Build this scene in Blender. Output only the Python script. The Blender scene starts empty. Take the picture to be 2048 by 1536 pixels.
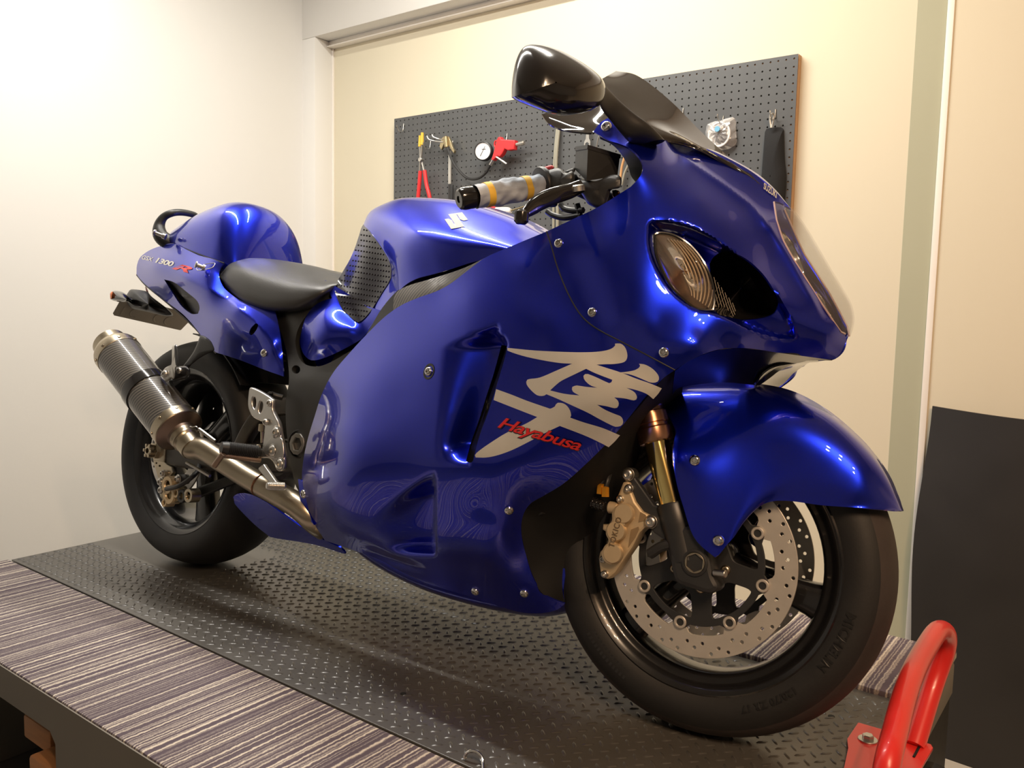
import bpy, math, random
import numpy as np
from math import pi, sin, cos, radians, sqrt, hypot
from mathutils import Vector, Matrix
from mathutils.geometry import delaunay_2d_cdt
random.seed(4)
SC = bpy.context.scene
COL = SC.collection
W, H = 2048, 1536

# ------------------------------------------------------------------ camera
FPX = 1680.58
CP = np.array([2.0683, -1.2957, 0.7369])
CR = np.array([[0.7969784, 0.6036744, 0.0200678], [0.0740955, -0.0647403, -0.9951475], [-0.5994458, 0.7945980, -0.0963262]])
cam = bpy.data.cameras.new('camera'); camo = bpy.data.objects.new('camera', cam); COL.objects.link(camo)
cam.sensor_width = 36; cam.lens = 36 * FPX / W; cam.clip_start = .05
camo.matrix_world = Matrix([[CR[0][i], -CR[1][i], -CR[2][i], CP[i]] for i in range(3)] + [[0, 0, 0, 1]])
SC.camera = camo

# ------------------------------------------------------------------ light and exposure
SC.view_settings.view_transform = 'Standard'; SC.view_settings.look = 'None'
SC.view_settings.gamma = 1; SC.view_settings.use_curve_mapping = False
SC.view_settings.exposure = 0.10
wd = bpy.data.worlds.new('world'); SC.world = wd; wd.use_nodes = True
wd.node_tree.nodes['Background'].inputs[0].default_value = (1, .93, .85, 1)
wd.node_tree.nodes['Background'].inputs[1].default_value = .05
def area(name, loc, target, sx, sy, power, col, spread=180):
    l = bpy.data.lights.new(name, 'AREA'); l.shape = 'RECTANGLE'; l.size = sx; l.size_y = sy
    l.energy = power; l.color = col; l.spread = radians(spread)
    o = bpy.data.objects.new(name, l); COL.objects.link(o); o.location = loc
    d = Vector(target) - Vector(loc)
    z = -d.normalized(); x = Vector((1, 0, 0)); x = (x - z * x.dot(z)).normalized(); y = z.cross(x)
    o.matrix_world = Matrix([[x[i], y[i], z[i], loc[i]] for i in range(3)] + [[0, 0, 0, 1]])
    return o
area('ceiling_tube_light', (.25, -.12, 2.34), (.25, -.12, 0), 1.3, .04, 27, (1, .945, .87))
area('ceiling_tube_light', (.55, .62, 2.34), (.55, .75, 0), 1.25, .04, 30, (1, .955, .85))
area('ceiling_tube_light', (-.45, -.1, 2.34), (-.45, -.1, 0), 1.1, .04, 15, (1, .95, .88))
for k, (x, y) in enumerate([(2.6, -1.2), (2.95, -1.25), (2.65, -1.6), (3.0, -1.7), (3.3, -1.35), (3.4, -1.9)]):
    l = bpy.data.lights.new('ceiling_spotlight', 'SPOT'); l.energy = (36, 30, 30, 34, 62, 62)[k]; l.color = (1, .70, .45) if k < 4 else (1, .60, .33); l.spot_size = radians(110)
    l.spot_blend = .9; l.shadow_soft_size = .035
    o = bpy.data.objects.new('ceiling_spotlight', l); COL.objects.link(o); o.location = (x, y, 2.2)
    d = Vector((1.9, .3, .5) if k < 4 else (2.6, 1.4, .9)) - o.location
    o.rotation_euler = d.to_track_quat('-Z', 'Y').to_euler()

# ------------------------------------------------------------------ projection helpers (pixels -> points in the place)
psi, lean, steer = 0.0223445, 0.1346162, 0.1093463
def rz(a): return np.array([[cos(a), -sin(a), 0], [sin(a), cos(a), 0], [0, 0, 1.]])
def rx(a): return np.array([[1., 0, 0], [0, cos(a), -sin(a)], [0, sin(a), cos(a)]])
def ry(a): return np.array([[cos(a), 0, sin(a)], [0, 1., 0], [-sin(a), 0, cos(a)]])
def ra(k, a):
    k = np.array(k, float); k = k / np.linalg.norm(k)
    K = np.array([[0, -k[2], k[1]], [k[2], 0, -k[0]], [-k[1], k[0], 0]])
    return np.eye(3) + sin(a) * K + (1 - cos(a)) * K @ K
BM = rz(psi) @ rx(-lean)
RAKE = radians(24)
SM = ra([-sin(RAKE), 0, cos(RAKE)], steer)
AX = np.array([1.485, 0, .30]); OFF = np.array([-.0334 * cos(RAKE), 0, -.0334 * sin(RAKE)])
def _ray(x, y): return np.array([(x - W / 2) / FPX, (y - H / 2) / FPX, 1.]) @ CR
def b(x, y, Y):      # motorcycle frame
    o = BM.T @ CP; d = BM.T @ _ray(x, y); return tuple(o + (Y - o[1]) / d[1] * d)
def f(x, y, Y):      # steered front end frame, origin at the axle
    o = SM.T @ (BM.T @ CP - OFF - AX) + OFF; d = SM.T @ (BM.T @ _ray(x, y)); return tuple(o + (Y - o[1]) / d[1] * d)
def wz(x, y, z):
    d = _ray(x, y); return tuple(CP + (z - CP[2]) / d[2] * d)
def wy(x, y, Y):
    d = _ray(x, y); return tuple(CP + (Y - CP[1]) / d[1] * d)
def wx(x, y, X):
    d = _ray(x, y); return tuple(CP + (X - CP[0]) / d[0] * d)

def wd(x, y, d): return tuple(CP + d * _ray(x, y))

# ------------------------------------------------------------------ materials
def mat(name, col, rough=.5, metal=0., coat=0., spec=.5, noise=0., nscale=20., bump=0., bscale=200., stretch=(1, 1, 1), **kw):
    m = bpy.data.materials.new(name); m.use_nodes = True
    nt = m.node_tree; p = nt.nodes['Principled BSDF']
    p.inputs['Base Color'].default_value = (*col, 1); p.inputs['Roughness'].default_value = rough
    p.inputs['Metallic'].default_value = metal; p.inputs['Coat Weight'].default_value = coat
    p.inputs['Coat Roughness'].default_value = .02; p.inputs['Specular IOR Level'].default_value = spec
    for k, v in kw.items(): p.inputs[k.replace('_', ' ')].default_value = v
    tc = nt.nodes.new('ShaderNodeTexCoord'); mp = nt.nodes.new('ShaderNodeMapping')
    mp.inputs['Scale'].default_value = stretch; nt.links.new(tc.outputs['Object'], mp.inputs[0])
    if noise:
        n = nt.nodes.new('ShaderNodeTexNoise'); n.inputs['Scale'].default_value = nscale; n.inputs['Detail'].default_value = 5
        nt.links.new(mp.outputs[0], n.inputs['Vector'])
        mx = nt.nodes.new('ShaderNodeMix'); mx.data_type = 'RGBA'
        mx.inputs[6].default_value = (*[c * (1 - noise) for c in col], 1); mx.inputs[7].default_value = (*[min(1, c * (1 + noise)) for c in col], 1)
        nt.links.new(n.outputs[0], mx.inputs[0]); nt.links.new(mx.outputs[2], p.inputs['Base Color'])
        mr = nt.nodes.new('ShaderNodeMapRange'); mr.inputs[3].default_value = max(0, rough - .08 * min(1, noise * 3)); mr.inputs[4].default_value = min(1, rough + .08)
        nt.links.new(n.outputs[0], mr.inputs[0]); nt.links.new(mr.outputs[0], p.inputs['Roughness'])
    if bump:
        n2 = nt.nodes.new('ShaderNodeTexNoise'); n2.inputs['Scale'].default_value = bscale; n2.inputs['Detail'].default_value = 3
        nt.links.new(mp.outputs[0], n2.inputs['Vector'])
        bp = nt.nodes.new('ShaderNodeBump'); bp.inputs['Strength'].default_value = bump; bp.inputs['Distance'].default_value = .002
        nt.links.new(n2.outputs[0], bp.inputs['Height']); nt.links.new(bp.outputs[0], p.inputs['Normal'])
    return m
M = {}
M['wall'] = mat('wall_paint', (.56, .53, .49), .85, noise=.02, nscale=3, bump=.12, bscale=90)
M['wall_left'] = mat('white_plaster', (.77, .755, .72), .85, noise=.02, nscale=2, bump=.08, bscale=70)
M['panel'] = mat('cream_wallpaper', (.70, .645, .50), .8, noise=.03, nscale=3, bump=.1, bscale=120, stretch=(1, 1, .2))
M['green'] = mat('pale_green_paint', (.42, .425, .31), .8, noise=.03, nscale=4)
M['white_trim'] = mat('white_trim_paint', (.86, .82, .76), .5, noise=.02)
M['ceil'] = mat('ceiling_paint', (.60, .58, .54), .9, noise=.02, nscale=2)
M['floor'] = mat('floor_vinyl', (.50, .44, .36), .45, noise=.08, nscale=6)
M['dark_wall'] = mat('grey_shutter', (.42, .40, .37), .6, noise=.1, nscale=2)
M['steel_paint'] = mat('grey_brown_painted_steel', (.20, .18, .15), .55, noise=.1, nscale=8, bump=.05)
M['black_steel'] = mat('black_painted_steel', (.010, .010, .010), .55, noise=.2, spec=.25)
M['mat_rubber'] = mat('black_rubber_mat', (.075, .071, .064), .31, noise=.45, nscale=4, bump=.08, bscale=300, spec=.8)
M['black_sheet'] = mat('black_rubber_sheet', (.020, .018, .017), .55, noise=.3, nscale=5, bump=.06, bscale=60)
M['red'] = mat('red_enamel', (.72, .025, .02), .3, coat=.4, noise=.05)
M['red_pl'] = mat('red_plastic', (.68, .03, .035), .4, noise=.06)
M['yellow'] = mat('yellow_tape', (.85, .52, .06), .6, noise=.1)
M['zinc'] = mat('zinc_plated_steel', (.62, .60, .56), .3, 1., noise=.1, nscale=80)
M['chrome'] = mat('polished_chrome', (.82, .80, .77), .12, 1.)
M['alu'] = mat('satin_aluminium', (.66, .64, .60), .32, 1., noise=.06, nscale=60, bump=.04, bscale=500)
M['black_pl'] = mat('black_plastic', (.016, .016, .017), .42, noise=.2, nscale=40, bump=.06, bscale=700)
M['gloss_black'] = mat('gloss_black_plastic', (.012, .011, .011), .12, coat=.5, noise=.1)
M['wood'] = mat('orange_wood', (.50, .23, .09), .6, noise=.3, nscale=10, stretch=(1, 8, 8))
M['dark_wood'] = mat('dark_wood', (.10, .06, .03), .7, noise=.3, nscale=10)
M['cloth_w'] = mat('cream_cloth', (.60, .55, .44), .9, noise=.1, bump=.4)
M['cloth_g'] = mat('green_grey_cloth', (.09, .11, .09), .9, noise=.2, bump=.4)
M['dark_grey'] = mat('matt_dark_grey', (.05, .05, .05), .6, noise=.2)

# ------------------------------------------------------------------ mesh helpers
def link(name, me, m, parent=None, label=None, kind=None):
    o = bpy.data.objects.new(name, me); COL.objects.link(o)
    if m is not None and not me.materials: me.materials.append(m)
    if parent is not None: o.parent = parent
    if label: o['label'] = label
    if kind: o['kind'] = kind
    return o
class MB:
    def __init__(s): s.v = []; s.f = []; s.mi = []; s.sm = []
    def add(s, V, F, mi=0, smooth=True):
        k = len(s.v); s.v += [tuple(map(float, v)) for v in V]
        for q in F: s.f.append(tuple(i + k for i in q)); s.mi.append(mi); s.sm.append(smooth)
        return s
    def build(s, name, m, parent=None, label=None, kind=None, angle=35, loc=None):
        me = bpy.data.meshes.new(name); V = s.v
        if loc is not None: V = [tuple(a - c for a, c in zip(v, loc)) for v in V]
        me.from_pydata(V, [], s.f)
        ms = m if isinstance(m, (list, tuple)) else [m]
        for x in ms: me.materials.append(x)
        me.polygons.foreach_set('material_index', s.mi); me.polygons.foreach_set('use_smooth', s.sm)
        me.update()
        if angle: me.set_sharp_from_angle(angle=radians(angle))
        o = link(name, me, None, parent, label, kind)
        if loc is not None: o.location = loc
        return o
def frame(o, z, x=None):   # 4x4 as (R, t): columns x,y,z
    z = np.array(z, float); z /= np.linalg.norm(z)
    a = np.array(x if x is not None else ((1, 0, 0) if abs(z[0]) < .9 else (0, 1, 0)), float)
    a = a - z * a.dot(z); a /= np.linalg.norm(a); y = np.cross(z, a)
    return np.stack([a, y, z], 1), np.array(o, float)
def T(fr, P): return [tuple(fr[0] @ np.array(q, float) + fr[1]) for q in P]
def box(c, s, r=.0, rot=None, seg=2):
    """rounded box, returns V,F"""
    sx, sy, sz = [q / 2 for q in s]
    if r <= 0:
        V = [(x, y, z) for z in (-sz, sz) for x, y in ((-sx, -sy), (sx, -sy), (sx, sy), (-sx, sy))]
        F = [(3, 2, 1, 0), (4, 5, 6, 7), (0, 1, 5, 4), (1, 2, 6, 5), (2, 3, 7, 6), (3, 0, 4, 7)]
    else:
        r = min(r, sx * .98, sy * .98, sz * .98); rings = []
        for lat in [(-90 + 90 * i / seg) for i in range(seg + 1)] + [90 * i / seg for i in range(seg + 1)]:
            zz = (sz - r) * (1 if lat > 0 or (lat == 0 and len(rings) > seg) else -1) + r * sin(radians(lat)); rr = r * cos(radians(lat)); ring = []
            for q, (cx, cy) in enumerate(((1, 1), (-1, 1), (-1, -1), (1, -1))):
                for i in range(seg + 1):
                    a = radians(q * 90 + 90 * i / seg); ring.append((cx * (sx - r) + rr * cos(a), cy * (sy - r) + rr * sin(a), zz))
            rings.append(ring)
        n = len(rings[0]); V = [p for q in rings for p in q]
        F = [(i * n + j, i * n + (j + 1) % n, (i + 1) * n + (j + 1) % n, (i + 1) * n + j) for i in range(len(rings) - 1) for j in range(n)]
        F += [tuple(range(n - 1, -1, -1)), tuple((len(rings) - 1) * n + j for j in range(n))]
    if rot is not None: V = [tuple(rot @ np.array(v)) for v in V]
    return [(v[0] + c[0], v[1] + c[1], v[2] + c[2]) for v in V], F
def cr(P, n, closed=False):
    """Catmull-Rom through P, n samples per span (centripetal-ish uniform)"""
    P = [np.array(p, float) for p in P]; k = len(P); out = []
    if k == 2 and not closed: return [P[0] + (P[1] - P[0]) * i / n for i in range(n + 1)]
    for i in range(k if closed else k - 1):
        if closed: a, p, q, c = P[i - 1], P[i], P[(i + 1) % k], P[(i + 2) % k]
        else:
            p, q = P[i], P[i + 1]; a = P[i - 1] if i else 2 * p - q; c = P[i + 2] if i + 2 < k else 2 * q - p
        for j in range(n):
            t = j / n; out.append(.5 * (2 * p + (q - a) * t + (2 * a - 5 * p + 4 * q - c) * t * t + (3 * p - a - 3 * q + c) * t ** 3))
    if not closed: out.append(P[-1])
    return out
def resample(P, n, closed=False):
    P = [np.array(p, float) for p in P]
    if closed: P = P + [P[0]]
    d = [0]
    for a, c in zip(P, P[1:]): d.append(d[-1] + np.linalg.norm(c - a))
    out = []; m = n if closed else n - 1; j = 0
    for i in range(n):
        s = d[-1] * i / m
        while j < len(d) - 2 and d[j + 1] < s: j += 1
        t = (s - d[j]) / max(1e-12, d[j + 1] - d[j]); out.append(P[j] + (P[j + 1] - P[j]) * min(1, t))
    return out
def grid(rows, cu=False, cv=False, flip=False):
    """rows: list of lists of points"""
    n, m = len(rows), len(rows[0]); V = [tuple(p) for r in rows for p in r]; F = []
    for i in range(n if cu else n - 1):
        for j in range(m if cv else m - 1):
            q = (i * m + j, i * m + (j + 1) % m, ((i + 1) % n) * m + (j + 1) % m, ((i + 1) % n) * m + j)
            F.append(q[::-1] if flip else q)
    return V, F
def skin(rows, nu, nv, closed_v=False, su=8):
    """loft: rows are curves (different point counts ok); nv points along, nu samples between rows"""
    R = [resample(cr(r, su, closed_v), nv, closed_v) for r in rows]
    cols = [cr([r[j] for r in R], nu) for j in range(nv)]
    return [[cols[j][i] for j in range(nv)] for i in range(len(cols[0]))]
def tube(P, r, n=12, closed=False, caps=True):
    P = [np.array(p, float) for p in P]; k = len(P); rs = r if isinstance(r, (list, tuple)) else [r] * k
    tg = []
    for i in range(k):
        if closed: t = P[(i + 1) % k] - P[i - 1]
        else: t = P[min(i + 1, k - 1)] - P[max(i - 1, 0)]
        tg.append(t / (np.linalg.norm(t) + 1e-12))
    u = np.cross(tg[0], (0, 0, 1.)); u = u if np.linalg.norm(u) > 1e-3 else np.array([1., 0, 0]); u /= np.linalg.norm(u)
    rings = []
    for i in range(k):
        u = u - tg[i] * u.dot(tg[i]); u /= np.linalg.norm(u) + 1e-12; w = np.cross(tg[i], u)
        rings.append([P[i] + rs[i] * (cos(2 * pi * j / n) * u + sin(2 * pi * j / n) * w) for j in range(n)])
    V, F = grid(rings, cu=closed, cv=True)
    if caps and not closed: F += [tuple(range(n - 1, -1, -1)), tuple((k - 1) * n + j for j in range(n))]
    return V, F
def stube(P, r, n=12, sm=6, closed=False, caps=True):
    Q = cr(P, sm, closed)
    if isinstance(r, (list, tuple)): rr = [float(v[0]) for v in cr([(x,) for x in r], sm, closed)]
    else: rr = r
    return tube(Q, rr, n, closed, caps)
def lathe(prof, fr, n=32, a0=0., a1=2 * pi):
    """prof: (r, h) along frame z"""
    full = abs(a1 - a0 - 2 * pi) < 1e-6; m = n if full else n + 1
    rings = [[(r * cos(a0 + (a1 - a0) * j / n), r * sin(a0 + (a1 - a0) * j / n), h) for j in range(m)] for r, h in prof]
    V, F = grid(rings, cv=full)
    return T(fr, V), F
def cyl(p, q, r, n=20, bev=0.):
    p = np.array(p, float); q = np.array(q, float); L = np.linalg.norm(q - p); fr = frame(p, q - p)
    e = min(bev, r * .5, L * .4)
    prof = [(1e-5, 0), (r - e, 0), (r, e), (r, L - e), (r - e, L), (1e-5, L)] if e > 0 else [(1e-5, 0), (r, 0), (r, L), (1e-5, L)]
    return lathe(prof, fr, n)
def plate_me(loops, th, bev=0., res=6):
    """2D outline with holes -> mesh data (V,F) lying in xy, thickness th along z centred"""
    cu = bpy.data.curves.new('tmp', 'CURVE'); cu.dimensions = '2D'; cu.fill_mode = 'BOTH'
    cu.extrude = th / 2 - bev; cu.bevel_depth = bev; cu.bevel_resolution = 1; cu.offset = -bev
    for lp in loops:
        s = cu.splines.new('POLY'); s.points.add(len(lp) - 1)
        for i, q in enumerate(lp): s.points[i].co = (q[0], q[1], 0, 1)
        s.use_cyclic_u = True
    o = bpy.data.objects.new('tmp', cu); me = bpy.data.meshes.new_from_object(o)
    V = [tuple(v.co) for v in me.vertices]; F = [tuple(p.vertices) for p in me.polygons]
    bpy.data.objects.remove(o); bpy.data.curves.remove(cu); bpy.data.meshes.remove(me)
    return V, F
def circ2(cx, cy, r, n=16, a=0): return [(cx + r * cos(a + 2 * pi * i / n), cy + r * sin(a + 2 * pi * i / n)) for i in range(n)]
def text_me(body, size=1., ext=0., shear=0., font=None, off=0., space=1.):
    cu = bpy.data.curves.new('tmp', 'FONT'); cu.body = body; cu.size = size; cu.extrude = ext; cu.shear = shear; cu.offset = off
    cu.space_character = space; cu.resolution_u = 3
    o = bpy.data.objects.new('tmp', cu); me = bpy.data.meshes.new_from_object(o)
    V = [tuple(v.co) for v in me.vertices]; F = [tuple(p.vertices) for p in me.polygons]
    bpy.data.objects.remove(o); bpy.data.curves.remove(cu); bpy.data.meshes.remove(me)
    return V, F
def empty(name, loc=(0, 0, 0), parent=None):
    o = bpy.data.objects.new(name, None); COL.objects.link(o); o.location = loc; o.empty_display_size = .05
    if parent: o.parent = parent
    return o
def tag(o, label, cat, group=None):
    o['label'] = label; o['category'] = cat
    if group: o['group'] = group
    return o

# ------------------------------------------------------------------ the room
FZ = -.55
def slab(name, x0, x1, y0, y1, z0, z1, m, bev=0.):
    mb = MB(); V, F = box(((x0 + x1) / 2, (y0 + y1) / 2, (z0 + z1) / 2), (x1 - x0, y1 - y0, z1 - z0), bev); mb.add(V, F, smooth=bev > 0)
    return mb.build(name, m, kind='structure')
slab('floor', -1.3, 4.6, .72, 1.6, FZ - .1, FZ, M['floor'])
slab('floor', -1.3, 4.6, -3.7, .72, FZ - .1, FZ, mat('reflection_dark_floor', (.13, .12, .11), .4, noise=.15, nscale=4))  # unseen floor zone, darkened for the dark reflection low in the fairing
slab('ceiling', -1.3, 4.6, -3.7, 1.6, 2.4, 2.5, M['ceil'])
slab('wall_left', -1.25, -1.128, -3.7, 1.6, FZ, 2.4, M['wall_left'])
slab('wall_right', 4.5, 4.6, -3.7, 1.6, FZ, 2.4, M['dark_wall'])
slab('wall_front', -1.25, 4.6, -3.7, -3.6, FZ, 2.4, M['wall'])
slab('wall_back', -1.041, 1.549, 1.40, 1.55, FZ, 2.4, M['panel'])
slab('wall_back', 1.549, 4.6, 1.397, 1.55, FZ, 2.4, M['panel'])
slab('trim_1', -1.25, 4.6, 1.29, 1.40, 1.918, 2.4, M['wall_left'], .004)     # beam above the recess
slab('trim_2', -1.25, -1.041, 1.29, 1.40, FZ, 1.918, M['wall_left'], .004)     # pillar left of the recess
slab('trim_3', -1.041, 4.6, 1.372, 1.40, 1.893, 1.918, M['white_trim'], .002)
slab('trim_4', -1.041, 4.6, 1.360, 1.40, 1.889, 1.894, M['white_trim'], .001)
slab('trim_5', -1.041, -1.034, 1.390, 1.40, FZ, 1.893, M['white_trim'], .001)
slab('trim_6', 1.469, 1.549, 1.398, 1.40, FZ, 1.893, M['green'])
slab('trim_7', 1.549, 1.567, 1.392, 1.40, FZ, 1.893, M['white_trim'], .001)

# ------------------------------------------------------------------ black sheet leaning on the wall
rows = []
for i in range(25):
    t = i / 24; z = FZ + t * (0.462 - FZ); row = []
    xl = 1.583 - .018 * sin(pi * min(1, (1 - t) * 1.3)) ** 2 - .006 * (1 - t)
    for j in range(25):
        u = j / 24; x = xl + u * .62
        row.append((x, 1.366 - .03 * (1 - t) - .05 * sin(pi * u) * (.5 + .5 * t) - .012 * sin(pi * t * 1.4) * (1 - u), z - .012 * t * sin(pi * u)))
    rows.append(row)
mb = MB(); V, F = grid(rows); mb.add(V, F); V2 = [(x, y + .004, z + .001) for x, y, z in V]; mb.add(V2, [q[::-1] for q in F])
k = len(V); edge = [j for j in range(25)] + [i * 25 + 24 for i in range(1, 25)] + [24 * 25 + j for j in range(23, -1, -1)] + [i * 25 for i in range(23, 0, -1)]
for a, c in zip(edge, edge[1:] + edge[:1]): mb.f.append((c, a, a + k, c + k)); mb.mi.append(0); mb.sm.append(False)
tag(mb.build('rubber_sheet', M['black_sheet'], loc=(1.88, 1.35, FZ)), 'tall black sheet with faint scuffs leaning against the wall behind the red hoop', 'sheet')

# ------------------------------------------------------------------ work platform
tb = tag(empty('work_platform', (.7, .03, FZ)), 'low grey steel work platform carrying the blue motorcycle', 'platform')
def tpart(name, mb, m, label=None, **k):
    o = mb.build(name, m, label=label, **k); o.parent = tb; o.location = (-.7, -.03, -FZ); return o
mb = MB(); mb.add(*box((.69, .03, -.045), (2.2, 1.27, .07), .004)); tpart('deck_frame', mb, M['steel_paint'])
mb = MB(); mb.add(*box((.69, -.6105, -.037), (2.2, .012, .068), .002))
P = [(.515, -.07), (.49, -.067), (.515, -.1), (.518, -.54), (1.79, -.54), (1.79, -.005), (.3, -.005), (.3, -.071)]
mb = MB(); V, F = plate_me([[(-.41, -.004), (-.41, -.071), (.499, -.071), (.519, -.09), (.519, -.549), (1.787, -.549), (1.787, -.004)]], .012)
mb.add([(x, -.6105 + z, y) for x, y, z in V], [q for q in F], smooth=False); tpart('side_panel', mb, M['steel_paint'])
mb = MB(); mb.add(*box((1.780, .03, -.28), (.014, 1.25, .538), .003)); tpart('end_panel', mb, M['black_steel'])
mb = MB(); mb.add(*box((-.38, .03, -.28), (.04, 1.2, .538), .003)); tpart('rear_leg_panel', mb, M['steel_paint'])
mb = MB(); mb.add(*box((.7, .65, -.28), (2.1, .012, .538), .003)); tpart('far_side_panel', mb, M['steel_paint'])
# rubber mat with raised dashes
mb = MB(); mb.add(*box((.6935, .031, -.006), (2.187, .688, .012), .0015))
def dash(cx, cy, ang, L=.0225, w=.0062, h=.0026):
    c, s = cos(ang), sin(ang); pts = []
    for u, v, z in ((-L / 2, 0, 0), (-L * .25, -w / 2, 0), (L * .25, -w / 2, 0), (L / 2, 0, 0), (L * .25, w / 2, 0), (-L * .25, w / 2, 0), (-L * .3, 0, h), (L * .3, 0, h)):
        pts.append((cx + u * c - v * s, cy + u * s + v * c, z - .0002))
    mb.add(pts, [(0, 1, 6), (1, 2, 7, 6), (2, 3, 7), (3, 4, 7), (4, 5, 6, 7), (5, 0, 6)])
pt = .0324
for i in range(-36, 36):
    for j in range(-15, 12):
        for q in (0, 1):
            x = .6875 + i * pt + q * pt / 2; y = .0918 + j * pt - q * pt / 2
            if not (-.385 < x < 1.775 and -.303 < y < .364): continue
            if x < .12 and -.10 < y < .2: continue
            dash(x, y, radians(45) if q == 0 else radians(-45))
tpart('rubber_mat', mb, M['mat_rubber'], label='black rubber mat with raised dash pattern', angle=0)
mb = MB()
for x, y in [(1.60, .30), (1.66, .23), (1.0, -.2)]:
    mb = MB(); mb.add(*cyl((x, y, -.001), (x, y, .0006), .006, 10)); tpart('mat_hole', mb, M['black_steel'])
# carpets
cm = mat('striped_carpet', (.2, .17, .2), .95, spec=.1); nt = cm.node_tree; pn = nt.nodes['Principled BSDF']
tc = nt.nodes.new('ShaderNodeTexCoord'); sp = nt.nodes.new('ShaderNodeSeparateXYZ'); nt.links.new(tc.outputs['Object'], sp.inputs[0])
wob = nt.nodes.new('ShaderNodeTexNoise'); wob.inputs['Scale'].default_value = 90; nt.links.new(tc.outputs['Object'], wob.inputs['Vector'])
ad = nt.nodes.new('ShaderNodeMath'); ad.operation = 'MULTIPLY_ADD'; ad.inputs[1].default_value = .006; nt.links.new(wob.outputs[0], ad.inputs[0]); nt.links.new(sp.outputs[0], ad.inputs[2])
def n1(scale, detail=0.):
    n = nt.nodes.new('ShaderNodeTexNoise'); n.noise_dimensions = '1D'; n.inputs['Scale'].default_value = scale; n.inputs['Detail'].default_value = detail
    nt.links.new(ad.outputs[0], n.inputs['W']); return n
wv = nt.nodes.new('ShaderNodeMath'); wv.operation = 'MULTIPLY'; wv.inputs[1].default_value = 2 * pi / .0072; nt.links.new(ad.outputs[0], wv.inputs[0])
sn = nt.nodes.new('ShaderNodeMath'); sn.operation = 'SINE'; nt.links.new(wv.outputs[0], sn.inputs[0])
nA = n1(105, 1.5); nB = n1(14)
s1 = nt.nodes.new('ShaderNodeMath'); s1.operation = 'MULTIPLY_ADD'; s1.inputs[1].default_value = .07; nt.links.new(sn.outputs[0], s1.inputs[0]); nt.links.new(nA.outputs[0], s1.inputs[2])
s2 = nt.nodes.new('ShaderNodeMath'); s2.operation = 'MULTIPLY_ADD'; s2.inputs[1].default_value = .16; nt.links.new(nB.outputs[0], s2.inputs[0]); nt.links.new(s1.outputs[0], s2.inputs[2])
fine = nt.nodes.new('ShaderNodeTexNoise'); fine.inputs['Scale'].default_value = 420; nt.links.new(tc.outputs['Object'], fine.inputs['Vector'])
s3 = nt.nodes.new('ShaderNodeMath'); s3.operation = 'MULTIPLY_ADD'; s3.inputs[1].default_value = .25; nt.links.new(fine.outputs[0], s3.inputs[0]); nt.links.new(s2.outputs[0], s3.inputs[2])
rp = nt.nodes.new('ShaderNodeValToRGB'); rp.color_ramp.elements[0].position = .63; rp.color_ramp.elements[0].color = (.115, .092, .11, 1)
rp.color_ramp.elements[1].position = .91; rp.color_ramp.elements[1].color = (.62, .55, .46, 1)
e_ = rp.color_ramp.elements.new(.76); e_.color = (.25, .215, .21, 1)
nt.links.new(s3.outputs[0], rp.inputs[0]); nt.links.new(rp.outputs[0], pn.inputs['Base Color'])
bp = nt.nodes.new('ShaderNodeBump'); bp.inputs['Strength'].default_value = .7; bp.inputs['Distance'].default_value = .002
nt.links.new(s3.outputs[0], bp.inputs['Height']); nt.links.new(bp.outputs[0], pn.inputs['Normal'])
mb = MB(); mb.add(*box((.69, -.4655, -.0045), (2.2, .297, .009), .004)); 
tag(mb.build('carpet_runner', cm, loc=(.69, -.4655, -.009)), 'wide striped beige and purple-grey carpet on the near side of the platform', 'carpet', None)
mb = MB(); mb.add(*box((.69, .531, .001), (2.2, .31, .018), .004))
tag(mb.build('carpet_runner', cm, loc=(.69, .531, -.008)), 'striped grey carpet seen through the front wheel, on the far side of the platform', 'carpet', None)

# ------------------------------------------------------------------ red hoop on the platform end
hp = tag(empty('wheel_stop', (1.77, .1, 0)), 'red tubular steel hoop bolted to the front end of the platform', 'wheel stop')
def hpart(name, mb, m, **k):
    o = mb.build(name, m, **k); o.parent = hp; o.location = (-1.77, -.1, 0); return o
P = [wz(*q, .004)[:2] for q in ((1716, 1447), (1765, 1461), (1862, 1491), (1866, 1498), (1830, 1560), (1760, 1640), (1660, 1640), (1688, 1536), (1696, 1498), (1694, 1480))]
mb = MB(); V, F = plate_me([P], .006, .001); mb.add([(x, y, z + .0035) for x, y, z in V], F); hpart('base_plate', mb, M['red'])
mb = MB(); pts = [wz(1829, 1492, .004), wd(1866, 1372, 1.475), wd(1890, 1302, 1.48), wd(1892, 1268, 1.46), wd(1876, 1262, 1.42), wd(1850, 1300, 1.34), wd(1826, 1345, 1.26), wd(1808, 1395, 1.20), wd(1791, 1460, 1.14), wd(1773, 1536, 1.09)]
pts.append((pts[-1][0] - .003, pts[-1][1] - .008, pts[-1][2] * .5)); pts.append((pts[-1][0], pts[-1][1] - .002, .004))
mb.add(*stube(pts, .0165, 20, 5)); hpart('hoop_tube', mb, M['red'])
c = wz(1736, 1474, .012); mb = MB()
mb.add(*cyl((c[0], c[1], .006), (c[0], c[1], .009), .016, 24, .0006)); fr = frame((c[0], c[1], .009), (0, 0, 1)); mb.add(*lathe([(1e-5, 0), (.0095, 0), (.0095, .006), (.008, .0075), (1e-5, .0075)], fr, 6), smooth=False)
hpart('bolt', mb, M['zinc'])
mb = MB(); mb.add(*box((1.812, .185, .007), (.004, .05, .003), .001)); hpart('slot', mb, M['black_steel'])
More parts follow.
